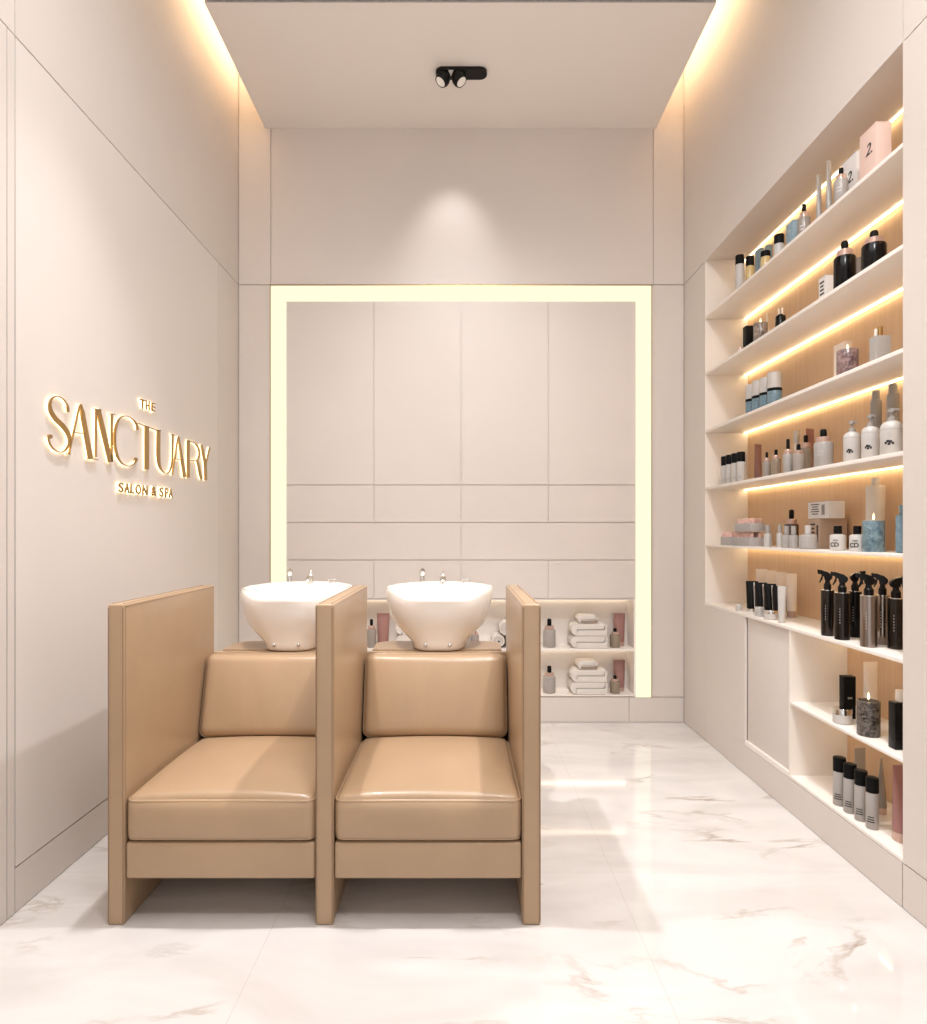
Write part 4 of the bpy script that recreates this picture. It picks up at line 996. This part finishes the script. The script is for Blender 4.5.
def rolled(loc, lab):
    t = thing('rolled_towel', lab, 'towel', loc, 0, 'rolled white towels')
    bm = bm_new(); n = 44; R = 0.050; th = 0.0148; L1, L2 = [], []
    for i in range(n+1):
        a = i/n*2*PI*2.8; r = 0.010+(R-0.010-th/2)*i/n
        L1.append(((r+th/2)*math.cos(a), (r+th/2)*math.sin(a))); L2.append(((r-th/2)*math.cos(a), (r-th/2)*math.sin(a)))
    V = [[(bm.verts.new((a, y, b+R)), bm.verts.new((c, y, e+R))) for (a, b), (c, e) in zip(L1, L2)] for y in (-0.08, 0.08)]
    A, B = V
    for i in range(n):
        bm.faces.new((A[i][0], A[i+1][0], B[i+1][0], B[i][0])); bm.faces.new((A[i+1][1], A[i][1], B[i][1], B[i+1][1]))
        bm.faces.new((A[i][0], A[i][1], A[i+1][1], A[i+1][0])); bm.faces.new((B[i][1], B[i][0], B[i+1][0], B[i+1][1]))
    bm.faces.new((A[0][0], B[0][0], B[0][1], A[0][1])); bm.faces.new((A[-1][0], A[-1][1], B[-1][1], B[-1][0]))
    obj('cloth', bm, 'towel', t, angle=60)
rolled((0.262, YB+0.09, 0.5035), 'white rolled towel, lower left of the pile beside the right seat panel')
rolled((0.365, YB+0.09, 0.5035), 'white rolled towel, lower right of the pile hidden by the right seat panel')
rolled((0.3135, YB+0.09, 0.5925), 'white rolled towel on top of the other two beside the right seat panel')

# ------------------------------------------------------------------ light
def spot(loc, target, power, size, blend=0.6, rad=0.06, col=(1.0, 0.92, 0.84)):
    l = bpy.data.lights.new('spot', 'SPOT'); l.energy = power; l.spot_size = math.radians(size); l.spot_blend = blend
    l.shadow_soft_size = rad; l.color = col
    o = bpy.data.objects.new('ceiling_or_fill_spot', l); C.objects.link(o); o.location = loc
    o.rotation_euler = (Vector(target)-Vector(loc)).to_track_quat('-Z', 'Y').to_euler()
    return o
W_ = (1.0, 0.98, 0.985)
spot((-0.05, 3.90, 3.93), (-0.06, YB, 3.22), 12, 54, 1.0, 0.05, W_)
spot((0.85, 2.25, 4.02), (0.2, 2.5, 0.3), 240, 75, 0.9, 0.05, W_)
spot((-0.85, 2.25, 4.02), (-0.4, 2.5, 0.3), 240, 75, 0.9, 0.05, W_)
spot((0.0, 1.6, 4.02), (0.0, YB, 2.0), 110, 50, 1.0, 0.15, W_)  # added fill spot that brightens the tiled back wall
spot((0.6, 0.6, 4.02), (1.2, 3.2, 1.3), 150, 90, 1.0, 0.15, W_)
spot((0.2, 0.6, 4.02), (-1.6, 2.4, 2.4), 130, 90, 1.0, 0.15, W_)
l = bpy.data.lights.new('overhead_fill_light', 'AREA'); l.shape = 'RECTANGLE'; l.size = 2.2; l.size_y = 2.0; l.energy = 46; l.color = W_  # added area fill for the general overhead light, not a real fixture
o = bpy.data.objects.new('overhead_fill_light', l); C.objects.link(o); o.location = (0, 1.4, 3.98); o.rotation_euler = (math.radians(8), 0, 0)

w = bpy.data.worlds.new('world'); bpy.context.scene.world = w; w.use_nodes = True
w.node_tree.nodes['Background'].inputs['Color'].default_value = (1.0, 0.985, 0.985, 1)
w.node_tree.nodes['Background'].inputs['Strength'].default_value = 0.9

# ------------------------------------------------------------------ camera
cam = bpy.data.cameras.new('camera'); co = bpy.data.objects.new('camera', cam); C.objects.link(co)
co.location = (0, 0, H); co.rotation_euler = (PI/2, 0, 0)
cam.sensor_fit = 'VERTICAL'; cam.sensor_height = 36; cam.sensor_width = 36
cam.lens = F/1024*36; cam.shift_x = 3.0/1024; cam.shift_y = 20.3/1024; cam.clip_start = 0.05
sc = bpy.context.scene; sc.camera = co
sc.view_settings.view_transform = 'Standard'; sc.view_settings.look = 'None'
sc.view_settings.gamma = 1.0; sc.view_settings.use_curve_mapping = False; sc.view_settings.exposure = 0.22
